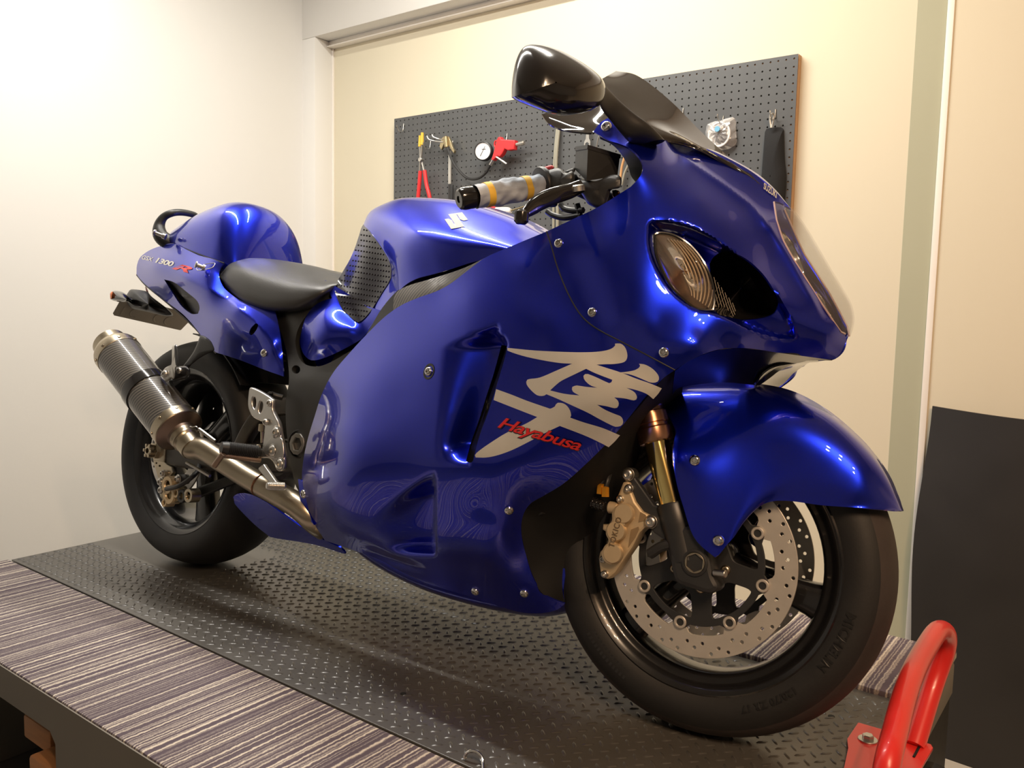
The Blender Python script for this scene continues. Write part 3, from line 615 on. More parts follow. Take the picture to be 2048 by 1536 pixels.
# brake discs
def disc_rotor(r_out, r_in, holes, notch):
    outer = circ2(0, 0, r_out, 120); inner = []
    for i in range(144):
        a = 2 * pi * i / 144; d = min(abs((degrees(a) - q + 180) % 360 - 180) for q in notch)
        inner.append(((r_in - .012 * max(0, 1 - (d / 9) ** 4)) * cos(a), (r_in - .012 * max(0, 1 - (d / 9) ** 4)) * sin(a)))
    return [outer, inner[::-1]] + [circ2(r * cos(radians(a)), r * sin(radians(a)), .0030, 10) for r, a in holes]
degrees = math.degrees
hl = []
for k in range(66):
    a = k * 360 / 66; hl.append(((.1530, .1365, .1445, .1365, .1530, .1445)[k % 6], a))
btn = [-11 + 45 * k for k in range(8)]
for side in (-1, 1):
    y0 = .0725
    V, F = plate_me(disc_rotor(.160, .1235, hl, btn), .0048, .0006)
    mb = MB(); mb.add(FT([(x, side * (y0) + z, yy) for x, yy, z in V]), F)
    bd = mb.build('brake_disc', M['rotor'], fw, label='drilled steel brake disc on the near side' if side < 0 else 'drilled steel brake disc on the far side')
    # black carrier
    ring = []
    for i in range(160):
        a = 2 * pi * i / 160; d = min(abs((degrees(a) - q + 180) % 360 - 180) for q in btn); rr = .1085 + .010 * max(0, 1 - (d / 8) ** 3)
        ring.append((rr * cos(a), rr * sin(a)))
    loops = [ring, circ2(0, 0, .026, 40)[::-1]]
    for k in range(5):
        a0, a1 = -9 + 72 * k + 13, -9 + 72 * (k + 1) - 13
        win = [(r * cos(radians(a)), r * sin(radians(a))) for r, a in [(.058, a0 + 6), (.075, a0), (.092, a0 - 2), (.097, a0 + 2), (.0975, (a0 + a1) / 2), (.097, a1 - 2), (.092, a1 + 2), (.075, a1), (.058, a1 - 6), (.054, (a0 + a1) / 2)]]
        loops.append([tuple(q[:2]) for q in cr(win, 5, True)][::-1])
    V, F = plate_me(loops, .006, .0008)
    mb = MB(); mb.add(FT([(x, side * (y0 + .002) + z, yy) for x, yy, z in V]), F); mb.build('disc_carrier', M['fork_black'], fw)
    if side < 0:
        for q in btn:
            a = radians(q); mb = MB(); fr = yfr(.1095 * cos(a), .1095 * sin(a), -y0)
            V, F = lathe([(.0062, -.004), (.0062, .0068), (.0072, .0078), (.0095, .0078), (.0108, .0066), (.0108, .003)], fr, 28); mb.add(FT(V), F)
            mb.build('disc_button', M['rotor'], fw)
        for k in range(5):
            a = radians(-9 + 72 * k); mb = MB(); bolt(mb, yfr(.046 * cos(a), .046 * sin(a), -y0 - .004), .0085, .006, tf=FT); mb.build('disc_bolt', M['titan'], fw)
# ---------------------------------------------------------------- front fork
def fax(z): return -.013 - .40 * z
KA = np.array([-.40, 0, 1.]); KA /= np.linalg.norm(KA)
for side in (-1, 1):
    Y = side * .105
    P = lambda z: np.array([fax(z), Y, z])
    mb = MB()
    V, F = lathe([(1e-5, 0), (.026, 0), (.0265, .05), (.0275, .06), (.0275, .094), (.026, .097), (.0222, .098)], frame(P(.0), KA, (0, 1, 0)), 28); mb.add(FT(V), F)
    out = cr([(-.036, .03), (-.028, .052), (.004, .062), (.024, .04), (.030, .018), (.040, -.012), (.050, -.03), (.036, -.043), (.0, -.040), (-.022, -.034), (-.034, -.005)], 5, True)
    V, F = plate_me([[tuple(q[:2]) for q in out]], .046, .008); mb.add(FT([(x, Y + z, yy) for x, yy, z in V]), F)
    if side < 0:
        D = zc(1100, 900, .1953)
        loops = [[(780, 235), (835, 205), (880, 245), (900, 290), (1090, 560), (1150, 580), (1200, 560), (1290, 800), (1310, 960), (1260, 960), (1090, 850), (1030, 780), (970, 700), (930, 620), (860, 470), (800, 340)]]
        pl_ = [f(*D(*q), Y)[::2] for q in loops[0]]
        V, F = plate_me([pl_], .016, .003); mb.add(FT([(x, Y - .004 + z, yy) for x, yy, z in V]), F)
        mb.add(FT(stube([(-.075, Y - .01, .0), (-.052, Y - .012, .018), (-.02, Y - .006, .03)], .009, 10)[0]), stube([(-.075, Y - .01, .0), (-.052, Y - .012, .018), (-.02, Y - .006, .03)], .009, 10)[1])
    fk = mb.build('fork_leg', M['fork_black'], bike)
    mb = MB(); V, F = lathe([(.0215, 0), (.0215, .13)], frame(P(.088), KA), 32); mb.add(FT(V), F); mb.build('fork_stanchion', M['gold_tube'], fk, label='gold fork stanchion')
    mb = MB(); V, F = lathe([(.0218, 0), (.029, .001), (.0305, .006), (.0305, .024), (.027, .027), (.027, .032), (.0295, .034), (.0295, .052), (.027, .054), (.027, .06), (.0285, .062), (.0285, .36), (1e-4, .36)], frame(P(.188), KA), 32); mb.add(FT(V), F); mb.build('fork_outer_tube', M['bronze'], fk, label='bronze upper fork tube')
    if side < 0:
        q = f(1389, 1126, -.13); mb = MB(); fr = yfr(q[0], q[2], -.1275)
        V, F = lathe([(.0215, 0), (.0215, .003), (.0180, .004), (.0172, .003)], fr, 36); mb.add(FT(V), F)
        mb.build('axle_clamp_ring', M['fork_black'], fk)
        mb = MB(); V, F = plate_me([circ2(0, 0, .0168, 36), circ2(0, 0, .0148, 6, radians(30))[::-1]], .008, .0008); mb.add(FT([(q[0] + x, -.1265 + z, q[2] + yy) for x, yy, z in V]), F); mb.build('hollow_axle_nut', M['titan'], fk, label='hollow hexagon axle end')
        mb = MB(); V, F = lathe([(.014, .0), (.0140, -.05), (1e-5, -.05)], (fr[0], fr[1]), 24); mb.add(FT(V), [w[::-1] for w in F]); mb.build('axle_bore', M['engine'], fk)
        mb = MB(); fr2 = frame(f(1428, 1145, -.125), (1, -.3, .1)); mb.add(FT(cyl(fr2[1], fr2[1] + .022 * fr2[0][:, 2], .006, 14, .001)[0]), cyl((0, 0, 0), (0, 0, .022), .006, 14, .001)[1]); mb.build('pinch_bolt', M['zinc'], fk)
# ---------------------------------------------------------------- front brake caliper (near side)
D = zc(1100, 900, .1953)
YC = -.128
def cal_pts(L, Y=YC): return [f(*D(*q), Y)[::2] for q in L]
body = [(800, 305), (755, 330), (720, 420), (690, 490), (690, 560), (660, 640), (640, 740), (590, 760), (550, 760), (545, 815), (575, 835), (590, 860), (600, 910), (580, 980), (520, 1040), (505, 1110), (522, 1240), (545, 1310), (600, 1320), (680, 1255), (770, 1120), (860, 990), (930, 850), (980, 800), (1040, 790), (1075, 740), (1040, 670), (960, 630), (885, 530), (850, 440), (835, 350)]
V, F = plate_me([cal_pts(body, -.118)], .030, .004); mb = MB(); mb.add(FT([(x, -.108 + z, yy) for x, yy, z in V]), F)
V, F = plate_me([[tuple(q[:2]) for q in cr(cal_pts([(800, 640), (850, 700), (800, 760), (770, 830), (750, 900), (690, 950), (730, 1040), (720, 1130), (650, 1170), (580, 1140), (545, 1060), (575, 980), (620, 930), (590, 860), (600, 780), (650, 720), (655, 630), (700, 570), (780, 570)]), 4, True)]], .026, .006)
mb.add(FT([(x, -.128 + z, yy) for x, yy, z in V]), F)
for u, v in ((750, 650), (672, 830), (638, 1060)):
    q = f(*D(u, v), -.141); V, F = lathe([(.0165, -.01), (.0165, .0), (.0155, .0015), (1e-5, .0015)], yfr(q[0], q[2], -.1405), 32); mb.add(FT(V), F)
q = f(*D(600, 585), -.12); q2 = f(*D(700, 600), -.12); V, F = cyl(q, q2, .0105, 20, .002); mb.add(FT(V), F)
cal = mb.build('brake_caliper', M['gold'], bike, label='champagne gold six-piston front brake caliper')
mb = MB(); V, F = text_me('TOKICO', .0145, .0004, space=1.12); p0 = np.array(f(*D(655, 1005), -.1425)); p1 = np.array(f(*D(735, 700), -.1425)); e = p1 - p0; L = max(v[0] for v in V); e1 = e / L; e1[1] = 0
up = np.array([-e1[2], 0, e1[0]]) / np.linalg.norm(e1)
mb.add(FT([tuple(p0 + np.array([e1[0], 0, e1[2]]) * x + up * y + np.array([0, -.0005 - z, 0])) for x, y, z in V]), F, smooth=False); mb.build('caliper_lettering', mat('engraved_gold', (.20, .14, .08), .5, .6, noise=.1), cal, angle=0)
for u, v, rr, mm in ((797, 250, .0105, 'zinc'), (1030, 735, .0105, 'zinc'), (805, 395, .0075, 'zinc'), (718, 503, .0065, 'zinc'), (545, 1120, .0065, 'zinc'), (560, 1272, .0065, 'zinc')):
    q = f(*D(u, v), -.124); mb = MB(); V, F = cyl((q[0], -.10, q[2]), (q[0], -.124, q[2]), rr * 1.1, 20, .001); mb.add(FT(V), F); bolt(mb, yfr(q[0], q[2], -.124), rr, .006, tf=FT); mb.build('caliper_bolt', M[mm], cal)
for P in ([(1000, 720), (990, 770), (1000, 800)],): pass
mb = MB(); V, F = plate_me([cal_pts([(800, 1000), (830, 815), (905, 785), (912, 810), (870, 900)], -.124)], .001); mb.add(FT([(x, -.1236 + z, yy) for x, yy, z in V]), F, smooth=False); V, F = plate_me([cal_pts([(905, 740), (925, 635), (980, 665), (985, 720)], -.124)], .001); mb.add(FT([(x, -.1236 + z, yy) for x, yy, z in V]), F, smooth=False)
mb.build('caliper_pocket_shade', mat('shaded_gold_pocket', (.36, .26, .15), .5, .6, noise=.1), cal, angle=0)  # flat darker gold plates stand in for the shade inside caliper pockets
mb = MB(); V, F = cyl(f(*D(560, 580), -.125), f(*D(430, 535), -.125), .0085, 16, .001); mb.add(FT(V), F)
for t in (.25, .55, .85):
    a = np.array(f(*D(560, 580), -.125)); c = np.array(f(*D(430, 535), -.125)); q = a + (c - a) * t; V, F = cyl(q, q + (c - a) * .08, .0105, 18); mb.add(FT(V), F)
mb.build('banjo_bolt', M['gloss_black'], cal)
for (u, v), (u2, v2) in (((565, 480), (565, 400)), ((512, 450), (520, 370))):
    mb = MB(); V, F = lathe([(1e-5, 0), (.0072, 0), (.0072, .016), (.005, .018), (1e-5, .018)], frame(f(*D(u, v), -.13), np.array(f(*D(u2, v2), -.13)) - np.array(f(*D(u, v), -.13))), 6); mb.add(FT(V), F, smooth=False); mb.build('hose_fitting', M['orange_fit'], cal)
    mb = MB(); V, F = stube([f(*D(u2, v2), -.13), f(*D(u2 + 25, v2 - 80), -.128), f(*D(u2 + 45, v2 - 150), -.12), f(*D(u2 + 100, v2 - 300), -.10)], .0042, 10); mb.add(FT(V), F); mb.build('brake_hose', M['black_pl'], cal)
# far caliper (mirror of the body)
V, F = plate_me([cal_pts(body, -.118)], .040, .004); mb = MB(); mb.add(FT([(x, .115 + z, yy) for x, yy, z in V]), F); mb.build('brake_caliper', M['gold'], bike, label='far front brake caliper behind the wheel')
# ---------------------------------------------------------------- front fender
def shell(mb, rows, th=.0025, mirror=True, tf=None, mi=0, cu=False):
    """closed thin shell from a grid (outer) with inner offset; joined with its mirror image if wanted"""
    n, m = len(rows), len(rows[0]); A = np.array(rows, float)
    du = np.gradient(A, axis=0); dv = np.gradient(A, axis=1); N = np.cross(du, dv); N /= np.linalg.norm(N, axis=2, keepdims=True) + 1e-9
    for sgn in ((1, -1) if mirror else (1,)):
        V, F = grid(rows); Vi = [tuple(p) for p in (A - N * th).reshape(-1, 3)]
        allv = [tuple(v) for v in V] + Vi; k = n * m
        Fo = list(F) + [tuple(i + k for i in q[::-1]) for q in F]
        ed = [j for j in range(m)] + [i * m + m - 1 for i in range(1, n)] + [(n - 1) * m + j for j in range(m - 2, -1, -1)] + [i * m for i in range(n - 2, 0, -1)]
        Fo += [(c, a, a + k, c + k) for a, c in zip(ed, ed[1:] + ed[:1])]
        if sgn < 0: allv = mirror_y(allv); Fo = [q[::-1] for q in Fo]
        mb.add(tf(allv) if tf else allv, Fo, mi)
S0 = [f(*q, 0) for q in ((1803, 1023), (1790, 985), (1750, 915), (1708, 868), (1648, 819), (1578, 783), (1500, 769), (1430, 768), (1350, 776), (1300, 800))]
S1 = [f(*q) for q in ((1801, 1023, -.012), (1765, 950, -.038), (1712, 888, -.046), (1650, 840, -.050), (1570, 803, -.052), (1500, 790, -.052), (1430, 788, -.052), (1352, 790, -.05), (1315, 810, -.045))]
S2 = [f(*q) for q in ((1798, 1023, -.020), (1745, 960, -.062), (1690, 910, -.074), (1610, 868, -.082), (1540, 848, -.085), (1460, 842, -.086), (1400, 838, -.086), (1362, 830, -.082), (1330, 825, -.07))]
S3 = [f(*q) for q in ((1793, 1023, -.028), (1735, 992, -.072), (1680, 968, -.084), (1600, 945, -.092), (1530, 935, -.098), (1470, 938, -.108), (1410, 935, -.122), (1368, 905, -.122), (1350, 860, -.105))]
S4 = [f(*q) for q in ((1789, 1023, -.036), (1740, 1019, -.070), (1690, 1014, -.082), (1640, 1010, -.088), (1580, 1002, -.094), (1540, 1003, -.098), (1510, 1016, -.104), (1482, 1046, -.115), (1458, 1084, -.127), (1436, 1112, -.133), (1424, 1110, -.134), (1388, 1074, -.134), (1366, 1010, -.133), (1352, 960, -.131), (1345, 920, -.128), (1345, 895, -.122))]
rows = skin([S0, S1, S2, S3, S4], 7, 72)
mb = MB(); shell(mb, rows, .003, True, FT)
fen = mb.build('front_fender', M['blue'], bike, label='metallic blue front fender', angle=50)
for u, v, Y in ((1390, 921, -.126), (1437, 1081, -.134)):
    q = f(u, v, Y); mb = MB(); bolt(mb, yfr(q[0], q[2], Y), .0095, .0065, tf=FT); mb.build('fender_screw', M['chrome'], fen)
mb = MB(); rr = []
for a in np.linspace(118, 172, 14): rr.append([(r * cos(radians(a)), y, r * sin(radians(a))) for r, y in ((.27, -.077), (.295, -.070), (.312, -.052), (.320, -.025), (.322, 0), (.320, .025), (.312, .052), (.295, .070), (.27, .077))])
shell(mb, [r for r in rr], .003, False, FT); mb.build('rear_fender_flap', M['blue'], fen)

# ---------------------------------------------------------------- body panels (graph surfaces over the visible side)
def tps(ctrl, lam=1e-4):
    P = np.array([[x, y] for x, y, _ in ctrl], float) / 100; z = np.array([c[2] for c in ctrl], float); n = len(P)
    def K(d2): return np.where(d2 > 1e-12, .5 * d2 * np.log(np.maximum(d2, 1e-12)), 0)
    D2 = ((P[:, None] - P[None]) ** 2).sum(2); A = np.zeros((n + 3, n + 3)); A[:n, :n] = K(D2) + lam * np.eye(n)
    A[:n, n] = 1; A[:n, n + 1:] = P; A[n, :n] = 1; A[n + 1:, :n] = P.T; w = np.linalg.solve(A, np.concatenate([z, [0, 0, 0]]))
    def fn(x, y):
        q = np.stack([np.asarray(x, float).ravel(), np.asarray(y, float).ravel()], 1) / 100
        return (K(((q[:, None] - P[None]) ** 2).sum(2)) @ w[:n] + w[n] + q @ w[n + 1:])
    return fn
def sst(t): t = np.clip(t, 0, 1); return t * t * (3 - 2 * t)
def outl(*segs, step=5.):
    """join smooth segments (each list of px points) into one closed dense outline"""
    out = []
    for s in segs:
        q = cr([(a, c) for a, c in s], 6); L = sum(hypot(*(q[i + 1] - q[i])) for i in range(len(q) - 1)); n = max(2, int(L / step) + 1)
        out += [tuple(v) for v in resample(q, n)[:-1]]
    return out
def inside(poly, x, y):
    poly = np.array(poly); x = np.asarray(x); y = np.asarray(y); c = np.zeros(x.shape, bool)
    for (x0, y0), (x1, y1) in zip(poly, np.roll(poly, -1, 0)):
        if y0 == y1: continue
        m = ((y0 > y) != (y1 > y)) & (x < (x1 - x0) * (y - y0) / (y1 - y0) + x0); c ^= m
    return c
def pdist(poly, x, y, closed=True):
    poly = np.array(poly, float); q = np.stack([np.ravel(x), np.ravel(y)], 1); best = np.full(len(q), 1e9)
    for a, c in zip(poly, np.roll(poly, -1, 0)) if closed else zip(poly[:-1], poly[1:]):
        d = c - a; t = np.clip(((q - a) @ d) / (d @ d + 1e-12), 0, 1); best = np.minimum(best, np.hypot(*(q - a - t[:, None] * d).T))
    return best
def trimesh(outline, holes=(), step=6., extra=()):
    o = np.array(outline); xs = np.arange(o[:, 0].min(), o[:, 0].max(), step); ys = np.arange(o[:, 1].min(), o[:, 1].max(), step * .866)
    gx, gy = np.meshgrid(xs, ys); gx = gx + (np.arange(len(ys)) % 2)[:, None] * step / 2; gx, gy = gx.ravel(), gy.ravel()
    k = inside(outline, gx, gy) & (pdist(outline, gx, gy) > step * .55)
    for h in holes: k &= ~inside(h, gx, gy) & (pdist(h, gx, gy) > step * .5)
    for e in extra: k &= pdist(e, gx, gy, False) > step * .4
    V = []; E = []
    for lp in (outline, *holes):
        s = len(V); V += [tuple(q) for q in lp]; E += [(s + i, s + (i + 1) % len(lp)) for i in range(len(lp))]
    for e in extra:
        s = len(V); V += [tuple(q) for q in e]; E += [(s + i, s + i + 1) for i in range(len(e) - 1)]
    V += list(zip(gx[k], gy[k]))
    r = delaunay_2d_cdt([Vector(v) for v in V], E, [], 0, 1e-4)
    P = np.array([tuple(v) for v in r[0]]); F = [tuple(q) for q in r[2]]
    C = np.array([P[list(q)].mean(0) for q in F]); ok = inside(outline, C[:, 0], C[:, 1])
    for h in holes: ok &= ~inside(h, C[:, 0], C[:, 1])
    return P, [q for q, g in zip(F, ok) if g]
def up(P, Y, fn=b): return [fn(x, y, yy) for (x, y), yy in zip(P, Y)]
def panel(mb, P, F, Y, th=.003, mirror=True, fn=b, mi=0, back=True, weld=None):
    V = np.array(up(P, Y, fn))
    # orient faces towards -y
    Fo = []
    for q in F:
        a, c, d = V[q[0]], V[q[1]], V[q[2]]; n = np.cross(c - a, d - a); vd = a - (BM.T @ CP)
        Fo.append(q if n @ vd < 0 else q[::-1])
    N = np.zeros_like(V)
    for q in Fo:
        n = np.cross(V[q[1]] - V[q[0]], V[q[2]] - V[q[0]])
        for i in q: N[i] += n
    N /= np.linalg.norm(N, axis=1, keepdims=True) + 1e-12
    k = len(V); allv = [tuple(v) for v in V]; allf = list(Fo)
    if back:
        allv += [tuple(v) for v in V - N * th]; allf += [tuple(i + k for i in q[::-1]) for q in Fo]
        ed = {}
        for q in Fo:
            for i in range(len(q)):
                a, c = q[i], q[(i + 1) % len(q)]; ed[(a, c)] = 1
        for (a, c) in list(ed):
            if (c, a) not in ed: allf.append((c, a, a + k, c + k))
    mb.add(allv, allf, mi)
    if mirror: mb.add(mirror_y(allv), [q[::-1] for q in allf], mi)
    return V, N
def twin(mb, name, m, parent=None, angle=60):
    m2 = MB(); m2.v = mirror_y(mb.v); m2.f = [q[::-1] for q in mb.f]; m2.mi = list(mb.mi); m2.sm = list(mb.sm)
    return m2.build(name, m, parent if parent is not None else bike, angle=angle)
# ---- nose cowl -------------------------------------------------------------
Z5 = zc(1050, 380, .3418)
nose_ctrl = [  # px, py, Y
 (1093, 463, -.246), (1115, 530, -.254), (1150, 610, -.262), (1190, 655, -.265), (1260, 700, -.262), (1328, 735, -.25), (1350, 740, -.245),
 (1140, 440, -.243), (1200, 412, -.240), (1262, 372, -.230), (1285, 340, -.218), (1262, 300, -.212), (1215, 280, -.212), (1187, 262, -.212), (1217, 236, -.198), (1235, 250, -.198),
 (1262, 275, -.190), (1300, 282, -.150), (1330, 282, -.120), (1345, 296, -.108), (1400, 338, -.098), (1450, 372, -.085), (1500, 410, -.070), (1540, 440, -.062),
 (1360, 288, -.06), (1400, 300, -.052), (1450, 322, -.045), (1500, 345, -.03), (1540, 372, -.012), (1575, 410, 0.0), (1590, 425, .0),
 (1200, 500, -.262), (1250, 450, -.250), (1300, 400, -.222), (1350, 360, -.172), (1400, 400, -.165), (1350, 440, -.212), (1300, 450, -.235), (1450, 440, -.148), (1500, 500, -.130), (1450, 500, -.170), (1380, 330, -.112),
 (1540, 520, -.098), (1580, 560, -.092), (1620, 620, -.085), (1655, 670, -.055), (1600, 640, -.105), (1550, 600, -.145), (1550, 670, -.125), (1500, 660, -.170), (1610, 680, -.075), (1500, 570, -.172),
 (1250, 560, -.268), (1250, 640, -.272), (1320, 640, -.255), (1320, 690, -.262), (1400, 660, -.232), (1400, 690, -.238), (1450, 694, -.19), (1480, 680, -.180), (1500, 696, -.148), (1560, 704, -.086), (1600, 711, -.052), (1640, 715, -.020), (1668, 717, -.003), (1685, 700, -.003), (1692, 680, -.002), (1690, 660, -.016), (1675, 650, -.040),
 (1660, 622, -.040), (1640, 580, -.045), (1600, 520, -.052), (1560, 460, -.048), (1545, 420, -.040), (1560, 408, -.020),
 (1420, 560, -.205), (1350, 560, -.235), (1650, 695, -.040)]
side_ctrl = [(1093, 463, -.246), (1115, 535, -.254), (1150, 610, -.262), (1190, 655, -.265), (1260, 700, -.262), (1328, 735, -.25), (1350, 740, -.245),
 (1040, 485, -.247), (970, 515, -.246), (920, 550, -.244), (880, 578, -.240), (830, 598, -.234), (780, 625, -.226), (735, 668, -.219), (690, 715, -.213), (650, 770, -.208), (632, 820, -.195), (615, 880, -.192), (605, 930, -.192), (606, 980, -.190), (625, 1040, -.178), (650, 1080, -.160),
 (760, 1120, -.150), (850, 1165, -.142), (945, 1195, -.130), (1040, 1224, -.118), (1100, 1224, -.112), (1130, 1208, -.112),
 (1300, 790, -.250), (1240, 860, -.246), (1180, 925, -.240), (1110, 985, -.226), (1060, 1010, -.222), (1042, 1055, -.206), (1050, 1110, -.178), (1075, 1170, -.145),
 (1050, 530, -.262), (1000, 580, -.270), (940, 600, -.266), (880, 640, -.262), (820, 680, -.256), (760, 730, -.252), (700, 790, -.250), (660, 860, -.248), (650, 940, -.250), (660, 1010, -.240), (700, 1060, -.215), (780, 1090, -.202), (860, 1120, -.190), (940, 1150, -.168), (1040, 1190, -.140),
 (1100, 640, -.282), (1150, 720, -.284), (1060, 620, -.282), (1000, 660, -.286), (940, 680, -.286), (860, 743, -.282), (800, 800, -.280), (740, 850, -.282), (700, 920, -.286), (730, 980, -.272),
 (860, 860, -.298), (920, 930, -.302), (800, 860, -.292), (880, 960, -.290), (980, 960, -.288), (1050, 930, -.280), (1150, 860, -.272), (1200, 800, -.276), (1080, 800, -.290), (1000, 860, -.294), (1050, 720, -.290), (1240, 760, -.268),
 (960, 1010, -.262), (1000, 1060, -.238), (900, 1040, -.256), (880, 1090, -.226), (980, 1120, -.205), (1010, 1000, -.258), (820, 1000, -.262), (780, 1040, -.238)]
seen_ = set(c[:2] for c in nose_ctrl)
body_fn0 = tps(nose_ctrl + [c for c in side_ctrl if c[:2] not in seen_], 6e-3)
nose_fn0 = body_fn0; side_fn0 = body_fn0
ridge = [(1338, 290), (1400, 338), (1450, 372), (1500, 410), (1545, 462), (1585, 530), (1625, 600), (1655, 660)]
intake = outl([Z5(715, 205), Z5(735, 178), Z5(790, 168), Z5(900, 185), Z5(1010, 222), Z5(1150, 305), Z5(1300, 420), Z5(1440, 560), Z5(1530, 690), Z5(1575, 800), Z5(1590, 870)],
              [Z5(1590, 870), Z5(1540, 878), Z5(1450, 862), Z5(1300, 815), Z5(1200, 770), Z5(1100, 728), Z5(1000, 702), Z5(900, 645), Z5(820, 560), Z5(750, 440), Z5(715, 320), Z5(715, 205)], step=5)
def nose_fn(x, y):
    x = np.ravel(x).astype(float); y = np.ravel(y).astype(float); Y = nose_fn0(x, y)
    dr = pdist(ridge, x, y, False); Y = Y - .011 * np.exp(-dr / 13.) * sst((x - 1335) / 40) * sst((665 - y) / 80)
    ins = inside(intake, x, y); d = pdist(intake, x, y)
    u = (x - 1050) / .3418; v = (y - 380) / .3418
    dep = .016 + .056 * sst((1500 - u) / 480)
    return Y + np.where(ins, dep * sst(d / (9 + 20 * sst((1400 - u) / 500))), 0) 
duct = outl([Z5(1080, 430), Z5(1110, 385), Z5(1180, 360), Z5(1290, 400), Z5(1400, 500), Z5(1470, 620), Z5(1475, 700), Z5(1420, 742), Z5(1300, 760), Z5(1200, 745), Z5(1120, 715), Z5(1095, 600), Z5(1080, 430)], step=6)
lens = outl([Z5(757, 262), Z5(790, 250), Z5(865, 262), Z5(950, 310), Z5(1020, 385), Z5(1070, 470), Z5(1100, 560), Z5(1108, 650), Z5(1100, 700)], [Z5(1100, 700), Z5(1050, 702), Z5(990, 688), Z5(920, 635), Z5(850, 562), Z5(800, 470), Z5(765, 370), Z5(757, 262)], step=4)
head_l = [(1548, 404), (1553, 440), (1566, 480), (1588, 520), (1612, 558), (1640, 602), (1665, 640), (1682, 664), (1690, 668)]
nose_out = outl([(1093, 463), (1140, 441), (1200, 412), (1262, 373)], [(1262, 373), (1280, 353), (1286, 334), (1280, 316), (1262, 298), (1240, 288), (1215, 280), (1187, 263)],
    [(1187, 263), (1200, 246), (1216, 236)], [(1216, 236), (1232, 240), (1262, 268), (1300, 284), (1330, 281)], [(1330, 281), (1370, 284), (1420, 300), (1470, 324), (1510, 348), (1548, 380), (1582, 418)],
    [(1582, 418), (1562, 406), (1548, 404)], head_l, [(1690, 668), (1693, 684), (1688, 702), (1674, 716), (1660, 719)],
    [(1660, 719), (1620, 714), (1560, 706), (1500, 697), (1450, 697), (1410, 707), (1375, 724), (1350, 740)], [(1350, 740), (1290, 708), (1240, 682), (1190, 655), (1160, 628), (1135, 585), (1115, 535), (1102, 490), (1093, 463)], step=5)
P_, F_ = trimesh(nose_out, [duct, lens], 5.)
mb = MB(); panel(mb, P_, F_, nose_fn(P_[:, 0], P_[:, 1]), .003)
nose = mb.build('upper_fairing', M['blue'], bike, label='blue nose fairing around the headlight', angle=60)
# central bridging strip over the nose (between the two halves) and chin
cl = [(1330, 281), (1370, 284), (1420, 300), (1470, 324), (1510, 348), (1548, 380), (1582, 418)]
rws = []
cy = nose_fn(*zip(*cl))
for (x, y), yy in zip(cl, cy):
    q = np.array(b(x, y, float(yy))); rws.append([(q[0], q[1] * s, q[2] + .010 * (1 - s * s) * (abs(q[1]) / .06)) for s in np.linspace(1, -1, 9)])
rws = skin(rws, 4, 17)
mb = MB(); shell(mb, rws, .003, False); mb.build('nose_bridge', M['blue'], nose, angle=60)
# ---- intake duct interior and mesh
mb = MB(); dn = np.array(duct); cen = dn.mean(0); rr = []
ydu = nose_fn(dn[:, 0], dn[:, 1])
for t, dy in ((0, -.001), (.0, .02), (.06, .05), (.3, .09), (.98, .10)):
    rr.append([b(*(q + (cen - q) * t), float(yy + dy)) for q, yy in zip(dn, ydu)])
mb.add(*grid(rr, cv=True)); mb.build('air_intake', M['gloss_black'], nose); twin(mb, 'air_intake', M['gloss_black'], nose)
mb = MB()
ma = [Z5(1105, 510), Z5(1160, 590), Z5(1235, 690), Z5(1240, 775)]; mbm = [Z5(1105, 510), Z5(1105, 700), Z5(1150, 735), Z5(1235, 770)]
def mp(s, t): # s along, t across, mesh panel
    A = np.array(ma[0]) + (np.array(ma[2]) - ma[0]) * s; Bq = np.array(mbm[1]) + (np.array(mbm[3]) - mbm[1]) * s
    q = A + (Bq - A) * t; return q
yb = float(nose_fn([Z5(1150, 650)[0]], [Z5(1150, 650)[1]])[0]) + .028
for k in range(-5, 7):
    for sl in (1, -1):
        L = []
        for t in np.linspace(0, 1, 8):
            s = k / 6 + sl * t * .5 + (0 if sl > 0 else .1)
            if 0 <= s <= 1: L.append(b(*mp(s, t), yb))
        if len(L) > 1: mb.add(*tube(L, .0005, 5))
mb.build('intake_mesh', mat('dull_wire', (.16, .14, .11), .5, .6, noise=.1), nose, label='diamond wire mesh in the air intake')
